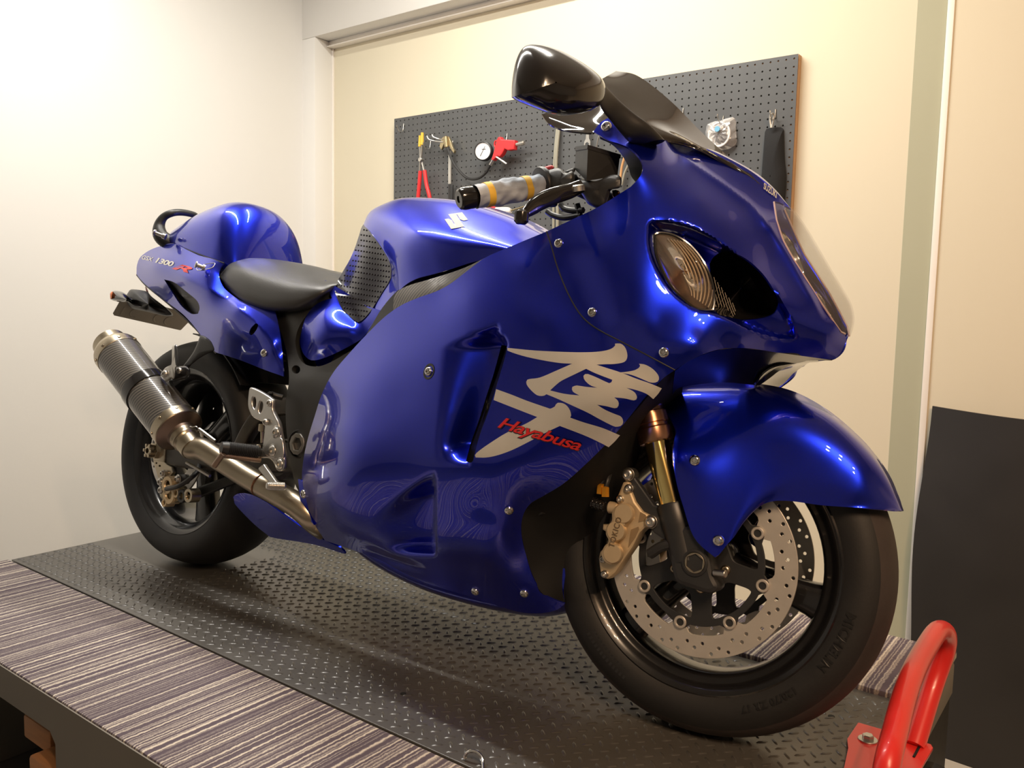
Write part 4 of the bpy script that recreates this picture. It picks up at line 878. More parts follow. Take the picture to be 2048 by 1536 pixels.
# ---- front turn signal lens
for side in (-1, 1):
    ln = np.array(lens); cen = ln.mean(0); yl = nose_fn0(ln[:, 0], ln[:, 1]); rr = []
    for t in np.linspace(0, .98, 9):
        rr.append([b(*(q + (cen - q) * t), float(yy + .006 - .012 * (1 - (1 - t) ** 2))) for q, yy in zip(ln, yl)])
    V, F = grid(rr, cv=True); V = V if side < 0 else mirror_y(V); F = F if side < 0 else [q[::-1] for q in F]
    mb = MB(); mb.add(V, F)
    Vb = []
    lz = mb.build('front_turn_signal', mat('clear_ribbed_lens', (.95, .90, .82), .06, Transmission_Weight=.95, IOR=1.3) if side < 0 else bpy.data.materials['clear_ribbed_lens'], bike, label='clear teardrop front turn signal in the nose' if side < 0 else None)
    # reflector bowl
    rr = []
    for t, dy in ((0, .007), (.02, .014), (.15, .03), (.5, .045), (.98, .05)): rr.append([b(*(q + (cen - q) * t), float(yy + dy)) for q, yy in zip(ln, yl)])
    V, F = grid(rr, cv=True); V = V if side < 0 else mirror_y(V); mb = MB(); mb.add(V, F if side < 0 else [q[::-1] for q in F]); mb.build('signal_reflector', bpy.data.materials.get('warm_reflector') or mat('warm_reflector', (.62, .50, .38), .22, 1., noise=.1), lz)
    if side < 0:
        a, c = Z5(835, 300), Z5(1085, 690)
        mb = MB()
        for k in range(9):   # curved prism ribs
            s = k / 8; L = []
            for t in np.linspace(0, 1, 16):
                x = (870 + s * 110) + 4 * t * (1 - t) * (50 + 75 * s) * .75 + (105 + 15 * s) * t - 35 * (1 - t) * (1 - s); y = (285 + 25 * s) + t * (335 + 65 * s)
                q = Z5(x, y)
                if inside(lens, [q[0]], [q[1]])[0] and pdist(lens, [q[0]], [q[1]])[0] > 2: L.append(b(*q, float(nose_fn0([q[0]], [q[1]])[0]) + .001))
            if len(L) > 3: mb.add(*tube(L, .0013, 6))
        mb.build('lens_rib', mat('rib_reflector', (.85, .72, .56), .12, 1.), lz)
        q = Z5(935, 500); mb = MB(); y0 = float(nose_fn0([q[0]], [q[1]])[0]); fr = frame(b(*q, y0 + .035), (0.3, -1, 0)); mb.add(*lathe([(.006, 0), (.010, .008), (.012, .018), (.008, .028), (1e-5, .031)], fr, 20)); mb.build('signal_bulb', mat('amber_bulb_glass', (.45, .25, .10), .08, Transmission_Weight=.6), lz)
        # rim gasket
        mb = MB(); mb.add(*tube([b(*q, float(yy) + .004) for q, yy in zip(ln, yl)], .0022, 6, True)); mb.build('lens_gasket', M['gloss_black'], lz)
# ---- headlight
hl_ = [(1548, 404), (1553, 440), (1566, 480), (1588, 520), (1612, 558), (1640, 602), (1665, 640), (1682, 664), (1690, 668)]
hc = [(1584, 420, 0), (1606, 450, 0), (1630, 490, 0), (1656, 535, 0), (1680, 575, 0), (1697, 605, 0), (1703, 632, 0), (1700, 655, 0), (1692, 668, 0)]
ye = nose_fn(*zip(*hl_)); rr = []
for (x, y), yy, (cx, cy_, c0) in zip(hl_, ye, hc):
    e = np.array(b(x, y, float(yy))); c = np.array(b(cx, cy_, c0)); L = []
    for s in np.linspace(-1, 1, 21):
        t = abs(s); w_ = cos(t * pi / 2) ** .8 if t < 1 else 0
        L.append((e[0] + (c[0] - e[0]) * (1 - t ** 2.2), -abs(e[1]) * (-s) * -1 if False else e[1] * (-s), e[2] + (c[2] - e[2]) * (1 - t ** 2.2)))
    rr.append(L[::-1])
rows = [[tuple(q) for q in r] for r in skin(rr, 4, 33)]
mb = MB(); shell(mb, rows, .0025, False)
glass = mat('clear_headlight_cover', (.25, .23, .21), .03, coat=1., Alpha=.14)
hlm = mb.build('headlight', glass, bike, label='clear smooth headlight cover on the nose', angle=80)
A = np.array(rows); inner = A.copy(); inner[:, :, 0] -= .070; inner[:, :, 1] *= .88; inner[:, :, 2] -= .030
cx_ = inner[:, :, :].mean(1, keepdims=True); 
mb = MB(); mb.add(*grid([[tuple(q) for q in r] for r in inner])); mb.build('headlight_housing', mat('dark_chrome_housing', (.07, .06, .055), .18, .9, noise=.3, nscale=12), hlm)
for (px_, py_, Y0, rad) in ((1600, 500, -.012, .042), (1668, 618, -.005, .040)):
    c = np.array(b(px_, py_, Y0)); c[1] = 0; fr = frame(c - np.array([.045, 0, .02]), (.85, 0, .45)); mb = MB()
    mb.add(*lathe([(rad * .3, -.01), (rad * .6, .0), (rad * .9, .016), (rad, .03), (rad * 1.02, .032), (rad * 1.0, .034)], fr, 36)); mb.build('headlight_reflector', M['chrome'], hlm)
    mb = MB(); mb.add(*lathe([(.012, -.005), (.014, .01), (.010, .022), (1e-5, .026)], fr, 20)); mb.build('headlight_bulb', M['chrome'], hlm)
mb = MB(); mb.add(*tube([b(x, y, float(yy) - .0005) for (x, y), yy in zip(hl_, ye)], .0016, 6)); gk = mat('pale_gasket', (.55, .40, .38), .3, noise=.1); mb.build('headlight_gasket', gk, hlm); twin(mb, 'headlight_gasket', gk, hlm)
# nose lettering (S of the maker's name seen at the edge)
mb = MB(); V, F = text_me('SUZUKI', .026, 0, space=1.0); c0 = np.array(b(1540, 378, -.035)); 
nb = M['silver']
tx = []
wtx = max(v[0] for v in V)
for x, y, z in V:
    s = -(x - wtx / 2); base = np.array(b(1553, 392, 0)); tx.append((base[0] - .022 - y * .6 + .004 - .9 * s * s * 1.2, s * .62, base[2] + .0195 + y * .75 - 1.2 * s * s))
NLET = 1
# ---- chin and inner black panel under the nose
M['chin_glow'] = M['frame_black']
ch = outl([(1350, 742), (1375, 724), (1410, 708), (1450, 698), (1500, 698), (1560, 706), (1620, 714), (1662, 720)], [(1662, 720), (1610, 722), (1565, 738), (1540, 756), (1519, 771)], [(1519, 771), (1440, 765), (1360, 775), (1345, 790), (1350, 742)], step=8)
P_, F_ = trimesh(ch, [], 8.)
cf = tps([(1350, 742, -.235), (1410, 708, -.215), (1450, 698, -.19), (1500, 698, -.147), (1560, 706, -.085), (1600, 712, -.052), (1660, 720, -.004), (1565, 738, .02), (1519, 771, .01), (1440, 765, -.09), (1345, 790, -.14), (1440, 735, -.13), (1500, 740, -.05), (1610, 722, .0)], 1e-3)
mb = MB(); panel(mb, P_, F_, cf(P_[:, 0], P_[:, 1]), .003); mb.build('nose_underside_panel', M['gloss_black'], nose, angle=60)
for x, y, Y in ((1118, 487, 0), (1185, 625, 0), (1328, 705, 0)):
    Y = float(nose_fn([x], [y])[0]); q = b(x, y, Y); mb = MB(); bolt(mb, yfr(q[0], q[2], q[1] + .0005), .0085, .006); mb.build('fairing_screw', M['chrome'], nose)
q = b(1213, 254, float(nose_fn([1213], [254])[0])); mb = MB(); bolt(mb, frame((q[0], q[1], q[2]), (.15, -1, .1)), .0095, .007); mb.build('fairing_screw', M['chrome'], nose)
# ---- side fairing ------------------------------------------------------------
Z6 = zc(560, 640, 800 / 2048)
e1 = [(1000, 668), (1013, 676), (1017, 692), (1008, 722), (992, 775), (976, 825), (958, 875), (944, 925)]
def xe(pts, y):
    p = np.array(pts); return np.interp(y, p[:, 1], p[:, 0])
def side_fn(x, y, rec=True):
    x = np.ravel(x).astype(float); y = np.ravel(y).astype(float); Y = side_fn0(x, y)
    # upper scoop
    u = xe(e1, y) - x; v = (y - 668) / (928 - 668)
    Lw = 125 * np.clip(1.15 - .55 * v, .3, 2) * sst((v + .12) / .25)
    win = sst((v + .10) / .22) * sst((1.03 - v) / .20)
    d1 = .058 * sst(1 - u / np.maximum(Lw, 12)) * win * sst((u - 1.5) / 5)
    # lower scoop
    u2 = 873 - x; v2 = (y - 935) / (1108 - 935)
    L2 = 125 * sst(v2 * 1.2 + .15) + 14
    d2 = .056 * sst(1 - u2 / L2) * sst((v2 - .02) / .35) * sst((1.03 - v2) / .16) * sst((u2 - .5) / 4)
    # small pocket near the belly
    d3 = .010 * np.exp(-(((x - 785) / 45) ** 2 + ((y - 1118 - .35 * (x - 785)) / 9) ** 2))
    return Y + d1 + d2 + d3
slot = outl([(1003, 690), (1014, 694), (1008, 722)], [(1008, 722), (992, 775), (976, 825), (958, 875), (946, 922)], [(946, 922), (940, 926), (932, 922)], [(932, 922), (942, 885), (958, 840), (972, 795), (988, 745), (1003, 690)], step=5)
side_out = outl([(1093, 463), (1040, 485), (975, 513), (950, 530), (925, 549), (900, 568), (872, 583), (835, 596), (800, 612), (768, 635), (735, 667), (700, 705), (668, 743), (645, 785), (630, 830), (615, 880), (606, 925), (604, 965), (610, 1010), (630, 1050), (650, 1081)],
    [(650, 1081), (700, 1098), (760, 1120), (800, 1142), (850, 1165), (900, 1181), (945, 1195), (1000, 1213), (1045, 1225), (1085, 1226), (1115, 1219), (1130, 1207)],
    [(1130, 1207), (1105, 1198), (1082, 1184), (1064, 1150), (1052, 1110), (1043, 1070), (1045, 1035), (1060, 1008), (1090, 990), (1130, 965), (1175, 925), (1215, 885), (1250, 845), (1290, 795), (1325, 758), (1350, 740)],
    [(1350, 740), (1290, 708), (1240, 682), (1190, 655), (1160, 628), (1135, 585), (1115, 535), (1102, 490), (1093, 463)], step=5)
P_, F_ = trimesh(side_out, [slot], 5., extra=[[(873, y) for y in range(940, 1106, 5)], [(868, y) for y in range(944, 1102, 5)]])
Ys = side_fn(P_[:, 0], P_[:, 1])
seam = [(1093, 463), (1102, 490), (1115, 535), (1135, 585), (1160, 628), (1190, 655), (1240, 682), (1290, 708), (1350, 740)]
sq = [tuple(q) for q in cr(seam, 6)]; mb = MB(); mb.add(*tube(up(sq, side_fn(*zip(*sq)) - .0002), .0012, 6)); mb.build('panel_gap', M['engine'], nose)
mb = MB(); panel(mb, P_, F_, Ys, .003, False); sf_ = mb.build('side_fairing', M['blue'], bike, label='blue right side fairing with silver character', angle=60)
mb2 = MB(); mb2.add(mirror_y(mb.v), [q[::-1] for q in mb.f]); mb2.build('side_fairing', M['blue'], bike, label='blue left side fairing', angle=60)
# black liner inside the slot
mb = MB(); sl = np.array(slot); cen = sl.mean(0); ysl = side_fn(sl[:, 0], sl[:, 1]); rr = []
for t, dy in ((0, .0), (0, .03), (.5, .045), (.98, .045)): rr.append([b(*(q + (cen - q) * t), float(yy + dy)) for q, yy in zip(sl, ysl)])
mb.add(*grid(rr, cv=True)); mb.build('air_vent', M['black_pl'], sf_, label='black slot of the upper side vent')
for x, y in ((858, 743), (1018, 1020), (951, 1182), (1049, 1186), (608, 988)):
    Y = float(side_fn([x], [y])[0]); q = np.array(b(x, y, Y)); a = np.array(b(x + 4, y, float(side_fn([x + 4], [y])[0]))); c = np.array(b(x, y + 4, float(side_fn([x], [y + 4])[0])))
    n = np.cross(a - q, c - q); n = n if n[1] < 0 else -n
    mb = MB(); bolt(mb, frame(q, n), .0085 if x > 700 else .010, .006); mb.build('fairing_screw', M['chrome'], sf_)
    if x == 858: mb = MB(); mb.add(*lathe([(.0085, -.0005), (.0140, .0008), (.0150, .0006)], frame(q, n), 28)); mb.build('screw_recess', M['gloss_black'], sf_)
# front black inner liner behind the wheel arch
li = outl([(1043, 1070), (1045, 1035), (1060, 1008), (1130, 965), (1200, 900), (1260, 835), (1325, 758)], [(1325, 758), (1350, 742), (1360, 800), (1260, 950), (1180, 1080), (1135, 1190), (1130, 1207)], [(1130, 1207), (1105, 1198), (1082, 1184), (1064, 1150), (1052, 1110), (1043, 1070)], step=9)
P_, F_ = trimesh(li, [], 9.); lf = tps([(1043, 1070, -.195), (1060, 1008, -.212), (1130, 965, -.225), (1200, 900, -.235), (1325, 758, -.225), (1360, 800, -.02), (1330, 830, -.03), (1260, 950, -.05), (1180, 1080, -.06), (1135, 1190, -.07), (1064, 1150, -.15), (1105, 1198, -.115), (1120, 1090, -.10), (1180, 1000, -.13)], 1e-3)
mb = MB(); panel(mb, P_, F_, lf(P_[:, 0], P_[:, 1]), .003, False); lm_ = mat('matt_black_liner', (.006, .006, .006), .75, noise=.2); mb.build('inner_fairing_liner', lm_, bike, angle=60); twin(mb, 'inner_fairing_liner', lm_)
# ---- silver character decal and lettering
def decal(name, loops, fn, m, parent, lift=.0007, step=6., label=None, holes=()):
    mb = MB()
    for lp in loops:
        P2, F2 = trimesh(lp, holes, step); Y = fn(P2[:, 0], P2[:, 1]) - lift
        V = up(P2, Y); n = []
        for q in F2:
            a, c, d = [np.array(V[i]) for i in q[:3]]; n.append(q if np.cross(c - a, d - a) @ (a - BM.T @ CP) < 0 else q[::-1])
        mb.add(V, n)
    return mb.build(name, m, parent, label=label, angle=0)
ZK = zc(900, 640, 500 / 2048)
def K(*segs): return outl(*[[ZK(*q) for q in s] for s in segs], step=5)
k1 = K([(470, 228), (700, 250), (950, 262), (1120, 264), (1240, 256), (1320, 236), (1356, 205), (1352, 193)], [(1352, 193), (1400, 194), (1435, 225), (1452, 275), (1450, 315), (1425, 345), (1350, 360), (1270, 362), (1200, 366)],
       [(1200, 366), (1290, 395), (1400, 430), (1520, 478), (1640, 520), (1735, 560)], [(1735, 560), (1705, 605), (1665, 648)], [(1665, 648), (1610, 605), (1530, 575), (1445, 555)],
       [(1445, 555), (1510, 590), (1532, 630), (1525, 652), (1500, 658), (1430, 642), (1345, 634)], [(1345, 634), (1375, 660), (1383, 690), (1370, 718), (1345, 722), (1280, 706), (1205, 694)],
       [(1205, 694), (1270, 735), (1350, 770), (1400, 790), (1418, 825), (1410, 860), (1380, 873), (1340, 870), (1230, 815), (1130, 760), (1000, 700), (880, 645), (790, 608)],
       [(790, 608), (770, 620), (735, 622), (700, 608), (650, 560), (625, 520), (632, 490), (660, 482), (740, 470), (870, 415), (1000, 358)], [(1000, 358), (900, 352), (760, 330), (620, 300), (520, 270), (470, 250)], [(470, 250), (470, 228)])
h1 = K([(1115, 400), (1200, 440), (1330, 490)], [(1330, 490), (1320, 512), (1300, 516), (1200, 470), (1130, 442)], [(1130, 442), (1100, 445), (1093, 465), (1105, 495), (1150, 535), (1205, 555)], [(1205, 555), (1120, 548), (1040, 536)],
       [(1040, 536), (1005, 545), (998, 565), (1010, 590), (1060, 618)], [(1060, 618), (940, 605), (820, 577)], [(820, 577), (860, 540), (910, 500), (1000, 455), (1115, 400)])
k3 = K([(1385, 430), (1440, 425), (1510, 412), (1550, 390), (1558, 372), (1548, 358)], [(1548, 358), (1600, 366), (1660, 400), (1705, 450), (1712, 485), (1700, 505), (1670, 514), (1630, 508), (1560, 478), (1480, 448), (1385, 430)])
k4 = K([(378, 566), (500, 610), (640, 665), (820, 727)], [(820, 727), (855, 712), (868, 690), (880, 678), (925, 682), (960, 705), (985, 745), (993, 790), (985, 800)], [(985, 800), (1100, 840), (1250, 885), (1393, 945)], [(1393, 945), (1350, 995), (1300, 1042)],
       [(1300, 1042), (1220, 1000), (1100, 945), (900, 868)], [(900, 868), (800, 915), (660, 990), (520, 1060), (400, 1105), (300, 1126), (210, 1126)], [(210, 1126), (205, 1105), (240, 1070), (340, 1000), (470, 920), (620, 850), (715, 795)], [(715, 795), (560, 735), (357, 655)], [(357, 655), (378, 566)])
mb = MB()
P2, F2 = trimesh(k1, [h1], 5.)
def put(mb, P2, F2, fn, lift):
    Y = fn(P2[:, 0], P2[:, 1]) - lift; V = up(P2, Y); n = []
    for q in F2:
        a, c, d = [np.array(V[i]) for i in q[:3]]; n.append(q if np.cross(c - a, d - a) @ (a - BM.T @ CP) < 0 else q[::-1])
    mb.add(V, n)
put(mb, P2, F2, side_fn, .0008)
for lp in (k3, k4): P2, F2 = trimesh(lp, [], 5.); put(mb, P2, F2, side_fn, .0008)
mb.build('silver_character_decal', M['silver'], sf_, label='large silver brush-style character on the side fairing', angle=0)
red_d = mat('red_lettering', (.62, .018, .02), .4, coat=.3); blk_d = mat('dark_lettering_outline', (.03, .01, .02), .4, coat=.3)
def text_px(mb, body, p0, p1, hpx, fn, lift, shear=.3, space=1., skew=0., off=0.):
    V, F = text_me(body, 1., shear=shear, space=space, off=off); xs = [v[0] for v in V]; x0, x1 = min(xs), max(xs)
    e = np.array(p1, float) - p0; el = np.linalg.norm(e); e1 = e / el; n = np.array([e1[1], -e1[0]]); n = n + e1 * skew
    # subdivide by triangulated copy
    P2 = np.array([np.array(p0) + e * ((x - x0) / (x1 - x0)) + n * y * hpx for x, y, z in V])
    put(mb, P2, F, fn, lift)
mb = MB(); text_px(mb, 'Hayabusa', (994, 855), (1160, 903), 33, side_fn, .0016, .35, .92, 0, .035); mb.build('lettering_outline', blk_d, sf_, angle=0)
mb = MB(); text_px(mb, 'Hayabusa', (995, 854), (1159, 902), 32, side_fn, .0022, .35, .92, 0, .012); mb.build('lettering', red_d, sf_, angle=0)

mb = MB(); text_px(mb, 'SUZUKI', (1527, 377), (1553, 396), 15, nose_fn, .0025, 0, 1., -.6, .03); mb.build('nose_lettering', M['silver'], nose, angle=0)

# ---------------------------------------------------------------- fuel tank
def px_of(P):
    P = np.atleast_2d(P) @ BM.T; q = (P - CP) @ CR.T
    return np.stack([W / 2 + FPX * q[:, 0] / q[:, 2], H / 2 + FPX * q[:, 1] / q[:, 2]], 1)
def surf_fn(rows, su=3, sv=3, pad=()):
    A = np.array(rows)[::su, ::sv].reshape(-1, 3); q = px_of(A)
    return tps([(x, y, p[1]) for (x, y), p in zip(q, A)] + list(pad), 2e-4)
T0 = [(.50, 0, .74), (.515, 0, .80), (.545, 0, .86), (.562, 0, .91), (.585, 0, .952), (.63, 0, .970), (.68, 0, .979), (.75, 0, .977), (.846, 0, .966), (.938, 0, .944), (1.01, 0, .921), (1.062, 0, .899), (1.12, 0, .865), (1.2, 0, .80)]
T1 = [b(668, 590, -.062), b(677, 560, -.058), b(698, 523, -.056), b(717, 480, -.055), b(726, 450, -.052), b(739, 424, -.052), b(765, 409, -.055), b(799, 398, -.058), b(844, 397, -.06), b(910, 402, -.06), b(975, 419, -.058), b(1028, 437, -.055), b(1068, 457, -.052), b(1095, 472, -.05), b(1130, 500, -.05)]
T2 = [b(690, 615, -.115), b(700, 580, -.108), b(720, 530, -.102), b(736, 485, -.098), b(748, 455, -.098), b(772, 437, -.108), b(830, 428, -.122), b(900, 432, -.126), b(970, 447, -.120), b(1030, 465, -.110), b(1080, 488, -.10), b(1130, 520, -.09)]
T3 = [b(710, 641, -.128), b(742, 607, -.122), b(768, 565, -.118), b(778, 535, -.122), b(786, 505, -.142), b(812, 484, -.164), b(860, 477, -.178), b(920, 480, -.181), b(985, 487, -.172), b(1040, 499, -.156), b(1090, 520, -.14), b(1130, 545, -.12)]
T4 = [b(724, 676, -.140), b(753, 637, -.140), b(787, 598, -.145), b(806, 574, -.158), b(832, 558, -.170), b(868, 548, -.176), b(896, 540, -.178), b(970, 519, -.174), b(1040, 520, -.16), b(1090, 540, -.145), b(1130, 570, -.13)]
trow = skin([T0, T1, T2, T3, T4], 7, 90)
mb = MB(); shell(mb, trow, .003, True); tank = mb.build('fuel_tank', M['blue'], bike, label='metallic blue fuel tank', angle=60)
tank_fn = surf_fn(trow, 3, 4)
ZT = zc(580, 360, 540 / 2048)
# rubber tank pad
pad_o = outl([ZT(556, 338), ZT(600, 385), ZT(650, 450), ZT(705, 530), ZT(745, 600), ZT(765, 660), ZT(765, 740)], [ZT(765, 740), ZT(740, 790), ZT(700, 850), ZT(640, 950), ZT(590, 1020), ZT(545, 1065), ZT(515, 1078)], [ZT(515, 1078), ZT(480, 1060), ZT(440, 1022), ZT(395, 975), ZT(355, 890), ZT(340, 840), ZT(350, 785)], [ZT(350, 785), ZT(400, 695), ZT(450, 610), ZT(490, 520), ZT(520, 430), ZT(540, 365), ZT(556, 338)], step=4)
cover_ctrl = [(656, 713, -.150), (625, 721, -.148), (604, 697, -.145), (601, 671, -.146), (614, 629, -.142), (633, 610, -.138), (664, 597, -.132), (690, 697, -.152), (724, 677, -.142), (753, 637, -.1405), (712, 642, -.136), (690, 622, -.132), (672, 592, -.126), (650, 660, -.175), (630, 680, -.172), (640, 635, -.162), (680, 665, -.168), (700, 655, -.155)]
cov_fn = tps(cover_ctrl, 3e-4)
cov_o = outl([(650, 560), (664, 597)], [(664, 597), (645, 602), (626, 614), (611, 636), (602, 668), (602, 694), (610, 712), (626, 721), (656, 713), (690, 697), (722, 679)], [(722, 679), (738, 661), (753, 637), (765, 622)], [(765, 622), (730, 610), (700, 590), (650, 560)], step=6)
P_, F_ = trimesh(cov_o, [], 6.); mb = MB(); panel(mb, P_, F_, cov_fn(P_[:, 0], P_[:, 1]), .004, False); mb.build('tank_side_cover', M['blue'], tank, label='rounded blue lobe below the tank', angle=60); mbc = mb
from mathutils.bvhtree import BVHTree
def ray_fn(objs, outline, lam=2e-3, step=9., lift=.002):
    bv = [BVHTree.FromPolygons([tuple(v.co) for v in o.data.vertices], [tuple(p.vertices) for p in o.data.polygons]) for o in objs]
    P2, _ = trimesh(outline, [], step); O = Vector(BM.T @ CP); C = []
    for x, y in P2:
        d = Vector(BM.T @ _ray(x, y)).normalized(); h = [r for r in (q.ray_cast(O, d) for q in bv) if r[0] is not None]
        if h: r = min(h, key=lambda r: r[3]); C.append((x, y, r[0].y))
    g = tps(C, lam); return lambda x, y: g(x, y) - lift
pad_fn = ray_fn([tank, bpy.data.objects['tank_side_cover']], pad_o, 2e-2)
P_, F_ = trimesh(pad_o, [], 5.); padm = mat('translucent_black_rubber', (.014, .014, .022), .22, coat=.3)
mb = MB(); panel(mb, P_, F_, pad_fn(P_[:, 0], P_[:, 1]), .001, False); twin(mb, 'tank_pad', padm, tank); twin(mbc, 'tank_side_cover', M['blue'], tank); tpd = mb.build('tank_pad', padm, tank, label='black studded rubber knee pad', angle=60)
mb = MB()
for k in range(18):
    y0 = 360 + 41 * k
    for j in range(60):
        u = 330 + 21 * j; v = y0 + (u - 450) * .16 + (18 if u < 420 else 0) * 0
        q = ZT(u, v)
        if inside(pad_o, [q[0]], [q[1]])[0] and pdist(pad_o, [q[0]], [q[1]])[0] > 2.2:
            Y = float(pad_fn([q[0]], [q[1]])[0]); c = np.array(b(*q, Y)); fr = frame(c, (-.3, -1, .15)); V, F = lathe([(.0019, -.001), (.0019, .0012), (.0012, .002), (1e-5, .0021)], fr, 7); mb.add(V, F)
mb.build('pad_studs', M['gloss_black'], tpd, kind='stuff')
Sx = [ZT(*q) for q in ((1200, 260), (1305, 244), (1350, 301), (1318, 308), (1290, 298), (1268, 262), (1263, 263), (1322, 353), (1222, 371), (1172, 297), (1200, 292), (1228, 305), (1252, 346), (1258, 344))]
mb = MB(); SL = [q for a, c in zip(Sx, Sx[1:] + Sx[:1]) for q in (a, ((a[0] + c[0]) / 2, (a[1] + c[1]) / 2))]; P2, F2 = trimesh(SL, [], 4.); put(mb, P2, F2, ray_fn([tank], SL, 5e-3, 5.), 0); mb.build('tank_emblem', mat('matt_silver_sticker', (.50, .50, .51), .7, noise=.05, spec=.2), tank, label='silver angular letter emblem', angle=0)
# ---- carbon side panel and black frame spar by the tank
def patch(name, o, ctrl, m, parent=None, step=7., th=.004, mirror=True, label=None, holes=(), lam=1e-3, fn=b, split=False):
    fnn = tps(ctrl, lam); P_, F_ = trimesh(o, holes, step); mb = MB(); panel(mb, P_, F_, fnn(P_[:, 0], P_[:, 1]), th, False, fn)
    if mirror: twin(mb, name, m, parent)
    return mb.build(name, m, parent if parent is not None else bike, label=label, angle=60), fnn
patch('carbon_side_panel', outl([(786, 618), (790, 590), (812, 573), (868, 556), (930, 535), (985, 508)], [(985, 508), (1000, 530), (960, 560), (900, 600), (786, 625)], [(786, 625), (786, 618)], step=6),
      [(786, 620, -.172), (790, 590, -.176), (868, 556, -.186), (985, 508, -.19), (1000, 530, -.205), (900, 600, -.205), (880, 575, -.204), (830, 590, -.196)], M['carbon'], tank, label='carbon fibre strip below the tank')
patch('frame_spar', outl([(700, 720), (735, 665), (765, 615), (800, 577), (835, 562)], [(835, 562), (850, 600), (800, 640), (740, 700), (700, 760)], [(700, 760), (700, 720)], step=7), [(700, 740, -.155), (765, 615, -.150), (835, 562, -.16), (850, 600, -.17), (740, 700, -.17)], M['frame_black'])
# ---- main black side frame plate
fr_o = outl([(545, 618), (560, 617), (600, 614), (640, 600)], [(640, 600), (606, 640), (592, 672), (593, 700), (604, 724), (628, 733), (660, 725), (720, 690)], [(720, 690), (690, 740), (660, 790), (640, 850), (625, 900), (620, 960), (625, 1000)], [(625, 1000), (600, 985), (588, 960), (578, 900), (572, 850), (572, 800), (578, 760), (574, 710), (562, 665), (552, 640), (545, 618)], step=6)
fr_ctrl = [(545, 618, -.125), (560, 617, -.13), (640, 600, -.12), (592, 672, -.146), (604, 724, -.150), (660, 725, -.155), (720, 690, -.145), (690, 740, -.165), (640, 850, -.175), (625, 1000, -.165), (600, 985, -.16), (578, 900, -.165), (572, 800, -.162), (574, 710, -.145), (600, 760, -.170), (610, 850, -.175), (605, 900, -.174), (585, 720, -.15)]
fp, fr_fn = patch('main_frame', fr_o, fr_ctrl, M['frame_black'], step=6., th=.012, holes=[circ2(592, 739, 8.5, 16)], label='satin black main frame plate')
q = np.array(b(598, 888, -.170)); mb = MB(); fr = frame(q, (.1, -1, 0)); mb.add(*lathe([(.032, -.006), (.0325, .002), (.030, .003), (.030, -.004)], fr, 28)); mb.build('pivot_recess', M['engine'], fp)
mb = MB(); V, F = plate_me([circ2(0, 0, .0245, 10), circ2(0, 0, .016, 6)[::-1]], .010, .001); mb.add([(q[0] + x, q[1] - .002 - z, q[2] + yy) for x, yy, z in V], F); mb.build('swingarm_pivot_nut', M['zinc'], fp)
# ---------------------------------------------------------------- seat
E0 = [(.150, 0, .80), (.17, 0, .822), (.21, 0, .836), (.30, 0, .834), (.45, 0, .812), (.54, 0, .796), (.60, 0, .80)]
E1 = [b(446, 534, -.06), b(455, 524, -.07), b(472, 518, -.075), b(520, 517, -.075), b(600, 529, -.07), b(645, 542, -.065), b(684, 556, -.055)]
E2 = [b(443, 540, -.10), b(456, 531, -.125), b(480, 536, -.14), b(530, 552, -.145), b(580, 564, -.145), b(640, 568, -.135), b(676, 566, -.105)]
E3 = [b(441, 549, -.13), b(452, 556, -.152), b(485, 575, -.165), b(535, 590, -.167), b(590, 595, -.163), b(640, 588, -.150), b(668, 578, -.115)]
E4 = [b(440, 556, -.135), b(454, 575, -.150), b(484, 600, -.160), b(523, 615, -.162), b(560, 620, -.158), b(605, 616, -.148), b(660, 598, -.115)]
E5 = [(.165, -.10, .755), (.20, -.11, .72), (.30, -.12, .70), (.40, -.12, .69), (.50, -.11, .70), (.56, -.09, .72), (.60, -.06, .74)]
mb = MB(); shell(mb, skin([E0, E1, E2, E3, E4, E5], 7, 50), .004, True); mb.build('seat', M['leather'], bike, label='black vinyl rider seat', angle=60)
# ---------------------------------------------------------------- seat cowl (hump)
G0 = [(-.255, 0, .862), (-.215, 0, .908), (-.12, 0, .952), (-.035, 0, .981), (.04, 0, .997), (.085, 0, 1.0), (.13, 0, .990), (.162, 0, .965), (.182, 0, .925), (.198, 0, .87), (.212, 0, .78)]
GB = [b(340, 487, -.085), b(350, 490, -.108), b(368, 497, -.122), b(390, 506, -.131), b(415, 516, -.135), b(432, 522, -.134), (.180, -.125, .792), (.198, -.113, .782), (.208, -.096, .775), (.213, -.076, .77)]
Cq = resample(cr(G0, 10), 60); Bq = resample(cr(GB, 10), 60); rws = []
for th_ in np.linspace(0, pi / 2, 26):
    a_ = .80; c_, s_ = max(0, cos(th_)) ** a_, max(0, sin(th_)) ** a_
    rws.append([(B_[0] + (C_[0] - B_[0]) * c_, B_[1] * s_, B_[2] + (C_[2] - B_[2]) * c_) for C_, B_ in zip(Cq, Bq)])
mb = MB(); shell(mb, rws, .003, True); cowl = mb.build('seat_cowl', M['blue'], bike, label='rounded blue seat hump', angle=60)
mb = MB(); mb.add(*tube([tuple(q) for q in cr([b(345, 487, -.112), b(370, 497.5, -.126), b(398, 508.5, -.136), b(425, 518, -.139), b(448, 526, -.141)], 6)], .0016, 6)); mb.build('panel_gap', M['engine'], cowl)
